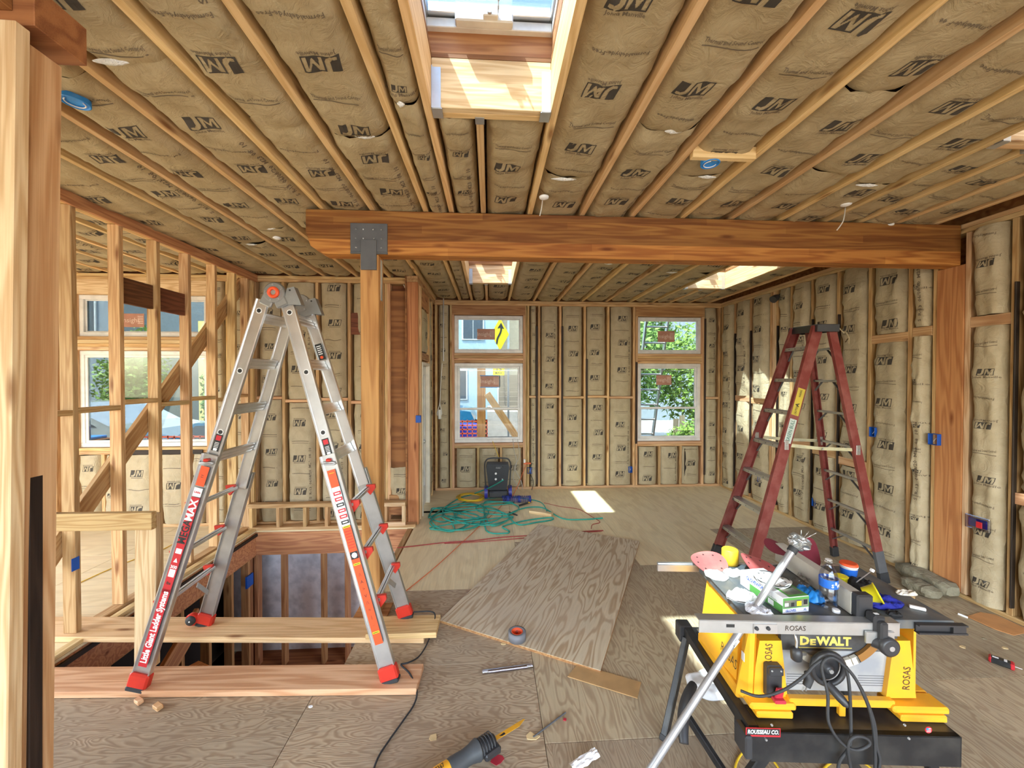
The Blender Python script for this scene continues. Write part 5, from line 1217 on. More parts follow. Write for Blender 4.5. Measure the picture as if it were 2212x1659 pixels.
disc(1750, 1192, .96, .07, 'darkred', (1.1, .2), 'sanding_disc', 'dark red sanding disc standing behind the water bottle', False, seed=5)
# yellow tub
c = onZ(1577, 1218, Zt+.0); b = mb('cordyel').lathe(c+Vector((0, 0, .0)), [(.035, 0), (.040, .01), (.040, .075), (.036, .08)], 24)
tag(b.build('plastic_tub', None), 'short yellow tub standing in the sun at the back left of the saw table', 'tub')
# bottle
bc = tz(1789, 1311); bt = thing('water_bottle', bc, 'clear plastic water bottle with blue label on the saw table', 'bottle')
prof = [(.022, .001), (.032, .004), (.033, .02), (.030, .03), (.033, .04), (.031, .052), (.033, .062), (.031, .072), (.033, .085), (.033, .135), (.030, .15), (.020, .172), (.0125, .185), (.0125, .192), (.0145, .193), (.0145, .197), (.0125, .198), (.0125, .205)]
mb('clear').lathe(bc, prof, 28, cap=False).build('bottle_body', bt); mb('clear').lathe(bc, [(.030, .003), (.0305, .06), (.031, .118), (0.0001, .118)], 24).build('water', bt)
b = mb('bluelabel').lathe(bc, [(.0337, .092), (.0337, .128)], 28, cap=False); b.mat('wht')
for k, (a0, s) in enumerate(((-1.9, 'S'), (-1.2, 'W'))): d = Vector((math.cos(a0), math.sin(a0), 0)); letter(b, s, bc+d*.034+Vector((0, 0, .106)), Vector((-d.y, d.x, 0)), (0, 0, 1), .02, 0, .02, .0012)
d = Vector((math.cos(-1.5), math.sin(-1.5), 0)); b.rbox(bc+d*.0342+Vector((0, 0, .117)), (.008, .0012, .012), Matrix((Vector((-d.y, d.x, 0)), d, Vector((0, 0, 1)))).transposed())
b.build('bottle_label', bt); mb('white').lathe(bc+Vector((0, 0, .205)), [(.013, 0), (.0125, .001)], 20).build('neck_rim', bt)
c = tz(1806, 1322); tag(mb('wht').lathe(c, [(.014, 0), (.014, .010), (.012, .012)], 20).build('bottle_cap', None), 'white bottle cap lying in front of the water bottle', 'cap')
def cloth(name, px, py, z, sx, sy, h, m, label, cat='cloth', seed=1, n=16, ang=0., round_=True, drape=None):
    c = onZ(px, py, z); b = mb(m)
    for lay in (0, 1):
        def P(s, t):
            x, y = (s-.5)*2, (t-.5)*2
            if round_: x, y = x*math.sqrt(max(0, 1-y*y/2)), y*math.sqrt(max(0, 1-x*x/2))
            k = max(0, 1-(x*x+y*y)*.9)
            w = 1+.28*noise.noise(Vector((math.atan2(y, x)*1.2, seed*3.1, 1)))
            q = noise.noise(Vector((x*1.7, y*1.7, seed))); q2 = 1-abs(noise.noise(Vector((x*3.1, y*3.1, seed+4))))*2
            zz = (h*(.35+.5*q+.35*q2)*min(1, k*2.2) if lay else 0)
            X, Y = x*sx*w, y*sy*w; X, Y = X*math.cos(ang)-Y*math.sin(ang), X*math.sin(ang)+Y*math.cos(ang)
            p = c+Vector((X, Y, max(.0006, zz)+.0004))
            if drape and p.y < drape: p.z -= (drape-p.y)*2.0; p.y = drape-(drape-p.y)*.25
            return p
        b.sheet(P, n, n)
    return tag(b.build(name, None), label, cat)
cloth('work_glove', 1602, 1292, Zt, .060, .05, .045, 'glovegrey', 'crumpled pale grey cloth glove on the saw table beside the pipe', 'glove', 3)
cloth('work_glove', 1640, 1322, Zt+.0, .045, .055, .03, 'glovewhite', 'white cloth glove hanging over the front rail beside the pipe', 'glove', 5, drape=SL(.1, .072).y)
cloth('nitrile_glove', 1752, 1292, Zt, .042, .060, .055, 'bluelt', 'bright blue plastic glove between glove box and water bottle', 'glove', 8)
cloth('plastic_wrap', 1742, 1262, Zt, .06, .05, .05, 'clear', 'clear plastic wrap bunched behind the blue glove', 'wrap', 9)
cloth('paper_sheet', 1545, 1242, Zt, .05, .06, .014, 'wht', 'white paper wrapper at the back left edge of the saw table', 'paper', 11)
cloth('paper_sheet', 1583, 1240, Zt, .045, .035, .03, 'wht', 'white paper wrapper in the sun between yellow tub and glove box', 'paper', 12)
cloth('shop_rag', 1905, 1303, Zt, .085, .055, .035, 'navy', 'royal blue cloth on the right half of the saw table', 'cloth', 13, 20)
cloth('work_glove', 1858, 1272, Zt, .07, .05, .06, 'blackcloth', 'black fabric glove behind the rip fence under the yellow cup', 'glove', 14)
cloth('work_glove', 1932, 1328, Zt, .030, .020, .018, 'blackcloth', 'black glove tip at the front edge of the blue cloth', 'glove', 15)
cloth('paper_roll', 1958, 1283, Zt, .045, .022, .02, 'cream', 'pale crumpled paper at the far right of the saw table', 'paper', 16)
# small tub with orange lid, cups
c = onZ(1833, 1247, .90); tb = thing('paint_tub', c, 'small blue and white tub with orange lid on the saw table', 'tub')
mb('wht').lathe(c, [(.030, 0), (.034, .055), (.036, .056), (.036, .062)], 24).build('tub_body', tb); mb('bluelabel').lathe(c, [(.0315, .015), (.0342, .048)], 24, cap=False).build('tub_label', tb); mb('orange').lathe(c+Vector((0, 0, .061)), [(.036, 0), (.037, .003), (.034, .010), (.030, .011)], 24).build('tub_lid', tb)
c = onZ(1817, 1262, .90); tag(mb('yel2').lathe(c, [(.020, 0), (.024, .035), (.027, .036), (.027, .040)], 20).build('plastic_cup', None), 'small yellow cup standing right behind the water bottle', 'cup')
c = onZ(1885, 1283, .925); ax = Vector((.75, -.55, .45)).normalized(); b = mb('yel2').lathe(c-ax*.03, [(.030, 0), (.037, .045), (.042, .046), (.042, .052)], 28, tuple(ax)); tag(b.build('plastic_cup', None), 'yellow plastic cup lying on its side on the blue cloth', 'cup')
a, c_ = tz(1964, 1312), tz(2000, 1320); tag(mb('wht').bar(a+Vector((0, 0, .006)), c_+Vector((0, 0, .006)), .013, .012, ch=.002).build('marker_pen', None), 'white pen-like stick at the right front corner of the saw table', 'marker')
b = mb('galv').tube([onZ(1850, 1258, .93), onZ(1884, 1232, .96)], .0022, 6).mat('wht').rbox(onZ(1884, 1232, .965), (.014, .014, .014), Matrix.Rotation(.6, 3, 'Y'), .002); tag(b.build('screwdriver_bit', None), 'thin metal rod with white tip sticking up at the right of the saw table', 'tool')
b = mb('boxphoto').box(0, .001, 0, .001, 0, .001) if False else None
# pipe leaning in the gap between rail and table
pipe = thing('pole', onY(1400, 1672, 1.60), 'long grey metal pole leaning through the saw rail, wrapped in foil at its top', 'pole')
pa, pb = onY(1373, 1712, 1.47), onY(1712, 1188, 1.60)
mb('alu_p').tube([pa, pb], .0145, 20).build('pipe', pipe)
d = (pb-pa).normalized(); mb('rubber').tube([pb-d*.01, pb+d*.012], .019, 20).build('pipe_collar', pipe)
b = mb('foil'); rr = random.Random(4)
def fo(s, t):
    a = s*2*math.pi; r = (.020+.022*math.sin(min(1, t*1.1)*math.pi*.75))*(1+.35*noise.noise(Vector((math.cos(a)*2.2, math.sin(a)*2.2, t*5)))); u = d.orthogonal().normalized(); v = d.cross(u)
    return pb+d*(.012+.055*t)+(u*math.cos(a)+v*math.sin(a))*r*(1 if t < .97 else .1)+Vector((.012*t, 0, 0))
b.sheet(fo, 26, 12, False)
for k in range(3): b.bar(pb+d*.05+Vector((.012, 0, .0)), pb+d*(.09)+Vector((-.01+.035*k, 0, .014*(2-k)*.5)), .002, .003)
b.build('foil_wrap', pipe)
p = lerp(pa, pb, .60); b = mb('wht').rbox(p-Vector((0, .0150, 0)), (.035, .0006, .016), Matrix.Rotation(-math.atan2(d.z, d.x), 3, 'Y')); b.mat('blk')
for k in range(5): b.rbox(p-Vector((0, .0156, 0))+d*(-.012+.005*k), (.002, .0006, .010), Matrix.Rotation(-math.atan2(d.z, d.x), 3, 'Y'))
b.build('barcode_label', pipe)
# ================================================================ PLANKS, PLYWOOD AND CLUTTER ON THE FLOOR
def plank(name, a, b_, w, h, m, label, cat='plank', tilt=0.):
    a, b_ = Vector(a), Vector(b_); o = board(name, a, b_, w, h, m, None, ch=.003); return tag(o, label, cat)
z = .022
p0, p1 = onZ(60, 1474, z), onZ(908, 1466, z); d = (p1-p0).normalized()
plank('plank', p0-d*.4, p1, .20, .038, 'pinky', 'pale reddish plank lying across the near edge of the stair opening', 'plank')
p0, p1 = onZ(60, 1357, z), onZ(924, 1361, z)
plank('plank', p0-d*.4, p1, .235, .038, 'rafter', 'darker plank lying across the middle of the stair opening')
p0, p1 = onZ(800, 1356, .062), onZ(947, 1352, .062)
plank('plank', p0, p1, .21, .038, 'stud', 'short thick board on top of the middle plank, under the right back ladder foot')
# loose plywood sheet
c0, c1, c3 = onZ(950, 1337, .03), onZ(1298, 1446, .03), None
u = (c1-c0).normalized(); v = Vector((-u.y, u.x, 0)); L1, L2 = 1.22, 2.13
b = mb('plyloose'); b.rbox((0, 0, .0095), (L2, L1, .003), Matrix.Identity(3)); b.mat('header').rbox((0, 0, -.001), (L2-.001, L1-.001, .018), Matrix.Identity(3)); o = b.build('plywood_sheet', None, True)
ctr = c0+u*L1/2+v*L2/2; o.location = (ctr.x, ctr.y, .0115); o.rotation_mode = 'XYZ'; o.rotation_euler = (0, 0, math.atan2(v.y, v.x))
tag(o, 'loose plywood sheet with bold wavy grain lying askew in the middle of the floor', 'plywood')
# roll of tape
c = onZ(1117, 1380, .0235); tp = thing('tape_roll', c, 'roll of grey tape with orange core standing at the edge of the loose plywood', 'tape')
mb('tapegrey').lathe(c, [(.040, 0), (.062, 0), (.062, .055), (.040, .055), (.040, 0)], 32, cap=False).build('tape', tp)
mb('orange').lathe(c, [(.036, .001), (.040, .001), (.040, .0555), (.036, .0555), (.036, .001)], 32, cap=False).build('core', tp)
b = mb('blk'); letter(b, 'G', c+Vector((0, .0355, .026)), (1, 0, 0), (0, 0, 1), .025, 0, .02, .001); b.build('core_print', tp)
# cardboard offcut
P = [onZ(*q, .0) for q in ((1248, 1437), (1385, 1477), (1377, 1511), (1226, 1464))]
b = mb('cardboard'); b.prism([(q.x, q.y) for q in P], (0, 0, .004), (1, 0, 0), (0, 1, 0), (0, 0, 1), .006); tag(b.build('cardboard_strip', None, True), 'rectangular brown cardboard strip at the near corner of the loose plywood', 'cardboard')
P = [onZ(*q, .0) for q in ((2088, 1333), (2118, 1324), (2152, 1330), (2230, 1366), (2190, 1374), (2150, 1361))]
b = mb('cardorange'); b.prism([(q.x, q.y) for q in P], (0, 0, .003), (1, 0, 0), (0, 1, 0), (0, 0, 1), .004); tag(b.build('cardboard_piece', None, True), 'orange-brown cardboard piece on the floor near the right wall', 'cardboard')
# plastic tube
a, c_ = onZ(1042, 1452, .012), onZ(1150, 1438, .012); t = thing('plastic_tube', a, 'clear plastic tube packaging lying on the floor near the black cord', 'tube')
mb('clear2').tube([a, c_], .013, 14).build('sleeve', t); mb('lilac').tube([lerp(a, c_, .12)-Vector((0, 0, .004)), lerp(a, c_, .9)-Vector((0, 0, .004))], .005, 8).build('insert', t)
# metal rod with shavings
a, c_ = onZ(1152, 1592, .006), onZ(1222, 1539, .006); tag(mb('steel').tube([a, c_], .004, 8).build('metal_rod', None), 'thin dark metal rod on the floor in front of the cardboard strip', 'rod')
def flake(px, py, r, m, label, n=7, seed=1, name='wood_chip', cat='wood chip', h=.004):
    rr = random.Random(seed); c = onZ(px, py, .001); pts = [(r*rr.uniform(.5, 1.2)*math.cos(i*2*math.pi/n), r*rr.uniform(.4, 1.0)*math.sin(i*2*math.pi/n)) for i in range(n)]
    return tag(mb(m).prism(pts, c, (1, 0, 0), (0, 1, 0), (0, 0, 1), h).build(name, None), label, cat)
flake(1150, 1592, .035, 'shaving', 'pale shaving at the lower end of the thin metal rod', seed=2)
flake(935, 1593, .03, 'shaving', 'pale wood shaving alone on the near floor left of the reciprocating saw', seed=3)
flake(672, 1527, .014, 'wht', 'small white chip on the floor in front of the near plank', seed=4)
flake(1088, 1391, .02, 'shaving', 'small torn chip at the front edge of the loose plywood below the tape roll', seed=9)
flake(1050, 1371, .03, 'shaving', 'long splinter at the front edge of the loose plywood left of the tape roll', seed=10)
flake(1220, 1555, .012, 'paddle', 'small dark red chip right of the thin metal rod', seed=11)
flake(1075, 1640, .04, 'paddle', 'red smear of debris under the reciprocating saw', seed=12, h=.0015)
for i, (px, py, lb_) in enumerate(((2080, 1398, 'curved shaving on the floor right of the saw table'), (2127, 1380, 'dark knot-like chip on the right floor before the cardboard'), (2170, 1400, 'tiny pale chip on the right floor above the small battery pack'))): flake(px, py, .018, 'shaving' if i != 1 else 'oldwood', lb_, seed=20+i)
for (px, py, s, lb_) in ((300, 1514, .028, 'small split wood offcut in front of the near plank, left one'), (341, 1526, .030, 'small wood block in front of the near plank, right one')):
    b = mb('pinky'); b.rbox(onZ(px, py, .015), (s*1.8, s, .024), Matrix.Rotation(-.5, 3, 'Z') @ Matrix.Rotation(.12, 3, 'X'), .003); tag(b.build('wood_offcut', None, True), lb_, 'wood offcut')
a, c_ = onZ(1145, 1104, .02), onZ(1193, 1112, .02); tag(board('wood_block', a, c_, .07, .038, 'pale', None), 'small rectangular wood block among the green hose coils', 'wood block')
# reciprocating saw
rs = thing('reciprocating_saw', onZ(1020, 1640, .03), 'yellow and black reciprocating saw lying at the bottom edge of the picture', 'power tool')
A, B = onZ(900, 1712, .055), onZ(1060, 1602, .055); d = (B-A).normalized(); s = Vector((-d.y, d.x, 0))
def rsp(t, r=0, z=0): return lerp(A, B, t)+s*r+Vector((0, 0, z))
b = mb('yellow').tube([rsp(-.45), rsp(-.3), rsp(0), rsp(.3), rsp(.42)], [.020, .034, .040, .042, .040], 18); letter(b, 'DCS367', rsp(.25, 0, .041), d, s, .030, 0, .02, .002, 2, .07, 'blk'); letter(b, 'XR', rsp(.1, .02, .038), d, s, .022, 0, .02, .002, 2, None, 'blk'); b.build('body', rs)
mb('rubbergrey').tube([rsp(.40), rsp(.46), rsp(.62, .004), rsp(.70, .0, .006), rsp(.80, .0, .004)], [.040, .043, .036, .038, .048], 18).build('boot', rs)
b = mb('black').tube([rsp(.78), rsp(.86), rsp(1.0), rsp(1.05)], [.044, .040, .034, .026], 14)
for k in range(5): b.tube([rsp(.84+.04*k, .042*math.cos(a), .042*math.sin(a)) for a in [i*.52 for i in range(7)]], .0035, 5)
b.rbox(rsp(.95, -.035, -.01), (.09, .05, .035), Matrix((d, s, Vector((0, 0, 1)))).transposed(), .008); b.build('shoe', rs)
q0, q1 = onZ(1068, 1597, .05), onZ(1135, 1556, .03); dd = (q1-q0).normalized(); ss = Vector((-dd.y, dd.x, 0)); Lb = (q1-q0).length
b = mb('yellow').prism([(0, -.011), (Lb*.75, -.012), (Lb, .006), (Lb*.98, .012), (.0, .012)], q0, dd, ss, (0, 0, 1), .0016); b.mat('blk').prism([(.03, .0), (.045, -.008), (.065, -.008), (.065, .004)], q0+Vector((0, 0, .0018)), dd, ss, (0, 0, 1), .0004); b.build('blade', rs)
# crumpled paper near the bottom
b = mb('wht'); c = onZ(1262, 1648, .012)
def cp(s_, t_):
    x = (s_-.5)*.17; y = (t_-.5)*.05; p = c+Vector((x*.85-y*.4, x*.42+y*.9, .012+.012*noise.noise(Vector((s_*5, t_*4, 2)))+.014*math.sin(t_*3.1))); return p
b.sheet(cp, 16, 8, False); tag(b.build('crumpled_paper', None), 'crumpled white paper packet at the bottom edge of the picture', 'paper')
cloth('plastic_bag', 1535, 1480, .001, .15, .11, .04, 'wht', 'crumpled white plastic on the sunlit floor behind the saw stand', 'bag', 31)
# caulk-like packet at the right
a, c_ = onZ(2135, 1420, .02), onZ(2192, 1440, .02); b = mb('blackmetal').bar(a, c_, .055, .035, ch=.008); b.mat('redstk').bar(a-Vector((0, 0, 0)), lerp(a, c_, .16), .057, .037, ch=.008).bar(lerp(a, c_, .8), c_, .057, .037, ch=.006); b.mat('wht').bar(lerp(a, c_, .12)+Vector((0, 0, .012)), lerp(a, c_, .42)+Vector((0, 0, .012)), .02, .014, ch=.004).bar(lerp(a, c_, .6)+Vector((0, 0, .012)), lerp(a, c_, .72)+Vector((0, 0, .012)), .03, .014)
b.bar(c_, c_+(c_-a)*.28, .003, .003); tag(b.build('glue_tube', None, True), 'small red, black and white tube on the floor at the right edge', 'tube')
a, c_ = onZ(2070, 1326, .008), onZ(2090, 1334, .008); tag(mb('wht').tube([a, c_], .008, 10).build('chalk_stick', None), 'short white stick on the floor beside the orange-brown cardboard', 'stick')
# grey timbers against the right wall
for (pa_, pb_, w, h, lb_, zz) in (((1962, 1222), (2076, 1278), .17, .12, 'long grey weathered chunk lying along the right wall', .062), ((1972, 1252), (2040, 1285), .15, .09, 'short grey weathered chunk in front of the long one by the right wall', .047)):
    a, c_ = onZ(*pa_, zz)-Vector((.07, 0, 0)), onZ(*pb_, zz)-Vector((.07, 0, 0)); X = (c_-a).normalized(); Y = Vector((-X.y, X.x, 0)); L = (c_-a).length; rr = random.Random(int(L*100)); b = mb('greychunk')
    rings = []; n = 10; k = 9
    for i in range(k+1):
        t = i/k; e = 1-.35*(abs(t-.5)*2)**6
        rings.append([a+X*(L*t)+Y*(w/2*e*(1 if abs(math.cos(q)) > .6 else .8)*math.copysign(abs(math.cos(q))**.5, math.cos(q))+rr.uniform(-.008, .008))+Vector((0, 0, h/2*e*math.copysign(abs(math.sin(q))**.5, math.sin(q))+rr.uniform(-.005, .005))) for q in [j*2*math.pi/n for j in range(n)]])
    vs = [p for r_ in rings for p in r_]; fs = [(i*n+j, i*n+(j+1) % n, (i+1)*n+(j+1) % n, (i+1)*n+j) for i in range(k) for j in range(n)]+[tuple(range(n))[::-1], tuple(range(k*n, k*n+n))]
    b.add(vs, fs); tag(b.build('insulation_chunk', None, True), lb_, 'debris')
# push broom head
a, c_ = onZ(1908, 1268, .06), onZ(1978, 1288, .06); br = thing('push_broom', (a+c_)/2, 'wide push broom head with black bristles on the floor behind the saw', 'broom')
board('broom_block', a, c_, .06, .03, 'stud', br); b = mb('blackcloth').bar(a-Vector((0, 0, .035)), c_-Vector((0, 0, .035)), .07, .05, ch=.01); b.build('bristles', br)
# ---- cords, hoses
def cable(name, pts, r, m, label, cat, z=None, n=6, seg=6): return tag(mb(m).tube(smooth([onZ(p[0], p[1], (p[2] if len(p) > 2 else r+.001)) for p in pts], seg), r, n).build(name, None), label, cat)
cable('black_cord', [(893, 1322, .09), (935, 1322, .088), (938, 1345, .07), (925, 1385, .01), (905, 1418, .01), (880, 1432, .045), (866, 1436, .046), (885, 1455, .045), (900, 1490, .02), (895, 1520), (872, 1555), (840, 1600), (815, 1640), (796, 1700)], .005, 'rubber', 'black power cord running from the planks down to the lower picture edge', 'cord', n=8)
cable('red_cord', [(858, 1183, .01), (890, 1180), (960, 1172), (1020, 1168), (1090, 1160), (1180, 1155), (1260, 1148), (1303, 1146)], .0055, 'cordred', 'dark red cord stretched across the floor behind the loose plywood', 'cord')
cable('red_cord', [(960, 1174), (1020, 1171), (1100, 1165), (1200, 1156), (1300, 1147)], .004, 'cordred', 'second thinner dark red cord lying along the first one', 'cord')
cable('orange_cord', [(875, 1278), (940, 1225), (1000, 1170), (1045, 1128), (1078, 1098), (1100, 1070)], .004, 'cordorange', 'thin orange cord running diagonally from the right ladder leg to the compressor', 'cord')
cable('red_cord', [(1175, 1086), (1210, 1094), (1250, 1100), (1280, 1117), (1296, 1128), (1280, 1133), (1277, 1142)], .004, 'cordred', 'short red cord curling on the floor below the sun patch', 'cord')
rr = random.Random(11); H = []
loops = [((955, 1112), 26, 16, 0), ((985, 1125), 55, 20, .3), ((1005, 1105), 50, 18, .2), ((968, 1130), 38, 16, .1), ((1040, 1118), 60, 16, .2), ((1075, 1098), 45, 14, .3), ((1020, 1112), 66, 20, .1)]
pts = [(1088, 1040, .55)]
pts = [(1087, 1037, .42), (1060, 1052, .22), (1020, 1068, .02), (985, 1080)]
for (cx_, cy_), rx_, ry_, ph in loops:
    n_ = 9; a0 = rr.uniform(0, 6.28)
    for i in range(n_+3): a_ = a0+i*2*math.pi/n_; pts.append((cx_+rx_*math.cos(a_)*rr.uniform(.95, 1.05), cy_+ry_*math.sin(a_)*rr.uniform(.95, 1.05), .009+.02*rr.random()))
pts += [(1050, 1145), (1090, 1152), (1100, 1147), (1085, 1138), (1110, 1130), (1150, 1122), (1190, 1118), (1192, 1123), (1160, 1128), (1120, 1133), (1100, 1112), (1130, 1098), (1160, 1095), (1180, 1100), (1215, 1120), (1260, 1122), (1302, 1119)]
cable('green_hose', pts, .0088, 'green', 'tangled green air hose heaped on the floor in front of the compressor', 'hose', n=6, seg=5)
cable('green_hose', [(985, 1094), (1010, 1082), (1060, 1076), (1100, 1074), (1140, 1078), (1168, 1085), (1180, 1100), (1179, 1106)], .0065, 'green', 'single green hose arc behind the green tangle', 'hose', n=6)
pts = []; c_ = (1017, 1074)
for i in range(9*10): a_ = i*2*math.pi/10; k = i/90; pts.append((c_[0]+(30-8*k)*math.cos(a_)*rr.uniform(.96, 1.04)+2*math.sin(i), c_[1]+(9.5-3*k)*math.sin(a_)*rr.uniform(.95, 1.05), .008+.045*k))
cable('yellow_cable', pts, .006, 'cordyel', 'coiled yellow extension cord left of the compressor', 'cord', n=6, seg=3)
b = mb('navyhose'); P = []
a, c2 = onZ(1085, 1078, .05), onZ(1150, 1078, .05)
for i in range(30*9): t_ = i/270; a_ = i*2*math.pi/9; P.append(lerp(a, c2, t_)+Vector((.02*math.sin(t_*17), .052*math.cos(a_)*(1+.15*math.sin(t_*23)), .05*math.sin(a_))))
b.tube(P, .0045, 5); tag(b.build('coil_hose', None), 'blue spiral air hose lying right of the compressor', 'hose')
a, c2 = onZ(1122, 1092, .015), onZ(1140, 1086, .015); tag(mb('black').tube([a, c2], .014, 10).mat('cordyel').tube([c2, c2+(c2-a)*.5], .011, 10).build('screwdriver', None), 'black and yellow handled tool on the floor beside the blue spiral hose', 'tool')
a, c2 = onZ(1100, 1106, .012), onZ(1117, 1113, .012); tag(mb('black').tube([a, c2], .010, 8).build('hose_gun', None), 'black hose nozzle lying in the green hose tangle', 'nozzle')
cable('yellow_cable', [(1585, 1700), (1590, 1650), (1608, 1622), (1630, 1612), (1660, 1630), (1690, 1670), (1720, 1700)], .005, 'cordyel', 'yellow cord looping on the floor under the left part of the saw stand', 'cord', n=8)
cable('yellow_cable', [(1750, 1700), (1785, 1655), (1820, 1636), (1850, 1640), (1885, 1662), (1920, 1700)], .005, 'cordyel', 'yellow cord looping on the floor under the middle of the saw stand', 'cord', n=8)
cable('yellow_cable', [(165, 1262), (240, 1228), (300, 1205), (345, 1190), (395, 1163)], .004, 'cordyel', 'thin yellow cable across the floor of the left room', 'cable')
# air compressor
cp_ = thing('air_compressor', (.13, 6.0, 0), 'black upright air compressor with blue wheels beneath the middle window', 'compressor')
def Y6(px, py, Y=5.92): return onY(px, py, Y)
pts = [(1052, 1004), (1099, 1004), (1100, 1010), (1094, 1062), (1057, 1062), (1050, 1010)]
O = Vector((0, 5.92, 0)); poly = [(Y6(*q).x, Y6(*q).z) for q in pts]
b = mb('comp').prism(poly, O, (1, 0, 0), (0, 0, 1), (0, 1, 0), .22); b.build('housing', cp_, True)
b = mb('black').rbox(Y6(1076, 1068, 5.90)+Vector((0, .02, .015)), (.30, .20, .10), Matrix.Identity(3), .02).rbox(Y6(1078, 1009, 5.915), (.12, .012, .03), Matrix.Identity(3), .008); b.build('base', cp_, True)
b = mb('black').tube(smooth([Y6(1050, 1062), Y6(1047, 1010), Y6(1050, 995), Y6(1060, 990), Y6(1092, 990), Y6(1101, 996), Y6(1103, 1010), Y6(1100, 1062)]), .011, 8); b.build('handle', cp_)
for px in (1050, 1102): c = Vector((Y6(px, 1060).x, 5.98, .10)); mb('navy2').lathe(c-Vector((.025, 0, 0)), [(.10, 0), (.10, .05)], 24, (1, 0, 0)).build('wheel', cp_)
for py in (1023, 1035): c = Y6(1071, py, 5.918); mb('wht').lathe(c, [(.017, 0), (.017, .008), (.013, .010)], 16, (0, -1, 0)).build('gauge', cp_)
b = mb('galv'); b.lathe(Y6(1085, 1034, 5.918), [(.012, 0), (.012, .02), (.008, .035)], 10, (0, -1, 0)); b.mat('faint'); letter(b, 'Kobalt', Y6(1076, 1011, 5.908), (1, 0, 0), (0, 0, 1), .03, .2, .01, .001, 2, .07, 'panelgrey'); b.build('fittings', cp_)
# wires and boxes around the middle window
def wire3(name, P, r, m, label, cat='cable'): return tag(mb(m).tube(smooth(P, 5), r, 6).build(name, None), label, cat)
Yw = BY-.03
for i, (pts, m, lb_) in enumerate(((((1108, 948), (1110, 970), (1116, 1000), (1108, 1030), (1120, 1055), (1112, 1075)), 'cordgrey', 'grey cable hanging left of the right window stud'), (((1118, 950), (1122, 985), (1112, 1010), (1126, 1040), (1130, 1070)), 'cordgrey', 'pale grey cable hanging beside the orange one'), (((1064, 953), (1070, 968), (1078, 988)), 'cordyel', 'yellow cord dropping from the middle window sill to the compressor'), (((1150, 1000), (1143, 1018), (1152, 1040), (1146, 1065), (1135, 1075)), 'rubber', 'black cable curling below the blue outlet box of the back wall'))):
    wire3('hanging_cable', [onY(px, py, Yw-.01*i) for px, py in pts], .005, m, lb_)
wire3('orange_cord', [onY(1138, 1001, Yw-.02), onY(1130, 1020, Yw-.05), onY(1118, 1050, Yw-.3), onZ(1103, 1080, .01)], .005, 'cordorange', 'orange cord dropping from the wall outlet to the floor')
b = mb('cordorange').rbox(onY(1139, 1001, Yw), (.12, .03, .03), Matrix.Identity(3), .006).mat('white').rbox(onY(1133, 996, Yw), (.03, .03, .06), Matrix.Identity(3), .004); tag(b.build('outlet_adapter', None, True), 'orange multi-outlet adapter plugged in at the right of the middle window', 'adapter')
def ebox(p, ax, label, m='blue', w=.06, h=.10):
    """open electrical box fixed to a stud; ax = direction into the room"""
    ax = Vector(ax); U = Vector((0, 0, 1)).cross(ax); rot = Matrix((U, ax, Vector((0, 0, 1)))).transposed(); t = thing('outlet_box', p, label, 'outlet box', None)
    b = mb(m)
    for s_ in (-1, 1): b.rbox(p+U*s_*(w/2-.002), (.004, .06, h), rot, .001); b.rbox(p+Vector((0, 0, s_*(h/2-.002))), (w, .06, .004), rot, .001)
    b.rbox(p-ax*.028, (w, .004, h), rot); b.build('box_shell', t); mb('wire').tube([p-ax*.02, p+U*.01+ax*.01+Vector((0, 0, .01)), p-U*.008+ax*.012-Vector((0, 0, .02))], .003, 6).build('wire_end', t)
ebox(onY(1144, 1016, BY-.01), (0, -1, 0), 'blue outlet box right of the middle window above the spiral hose', w=.08)
ebox(onY(1361, 1014, BY+.0), (0, -1, 0), 'blue outlet box on the back wall left of the right window')
for px, py, lb_, w in ((1889, 933, 'blue outlet box on the right wall nearer the red stepladder', .06), (2021, 949, 'blue outlet box on the right wall beside the big post', .075), (1762, 1085, 'low blue outlet box on the right wall behind the red stepladder', .05), (1643, 1034, 'farthest blue outlet box low on the right wall', .05)):
    ebox(onX(px, py, RX-.012), (-1, 0, 0), lb_, w=w)
ebox(onX(904, 905, JX+.01), (1, 0, 0), 'blue switch box on the corner beside the white door', w=.05, h=.09)
c = onX(2112, 1130, RX-.03); b = mb('clear2').rbox(c, (.02, .16, .11), Matrix.Identity(3), .004).mat('navy').rbox(c, (.012, .12, .07), Matrix.Identity(3), .004).mat('redstk').rbox(c-Vector((.008, .015, .01)), (.008, .04, .05), Matrix.Identity(3), .002); tag(b.build('blister_pack', None, True), 'small plastic packet hung on the insulation right of the big wall post', 'packet')
# conduit, corner cables, hanging plug beside the middle window
wire3('conduit', [onY(958, 643, Yw), onY(958, 700, Yw), onY(958, 780, Yw)], .010, 'galv', 'vertical grey conduit in the left corner bay of the back wall', 'conduit')
b = mb('wire').tube([onY(950, 905, Yw+a) for a in (0,)]+[onY(949, 885, Yw)], .03, 10).tube(smooth([onY(955, 785, Yw), onY(952, 830, Yw), onY(950, 870, Yw), onY(944, 895, Yw), onY(954, 895, Yw), onY(950, 870, Yw)]), .008, 6); tag(b.build('cable_bundle', None), 'looped white cable bundle hanging in the left corner bay of the back wall', 'cable')
wire3('wall_cable', [onY(872, 615, LY-.02), onY(884, 640, LY-.03), onY(887, 660, LY-.03), onY(885, 760, LY-.03), onY(887, 850, LY-.03), onY(884, 890, LY-.03), onY(893, 905, LY-.03)], .007, 'wire', 'white cable running down the brown plywood panel')
wire3('wall_cable', [onY(893, 905, LY-.03), onY(887, 930, LY-.03), onY(889, 1000, LY-.03)], .006, 'wire', 'lower white cable hanging over the torn insulation')
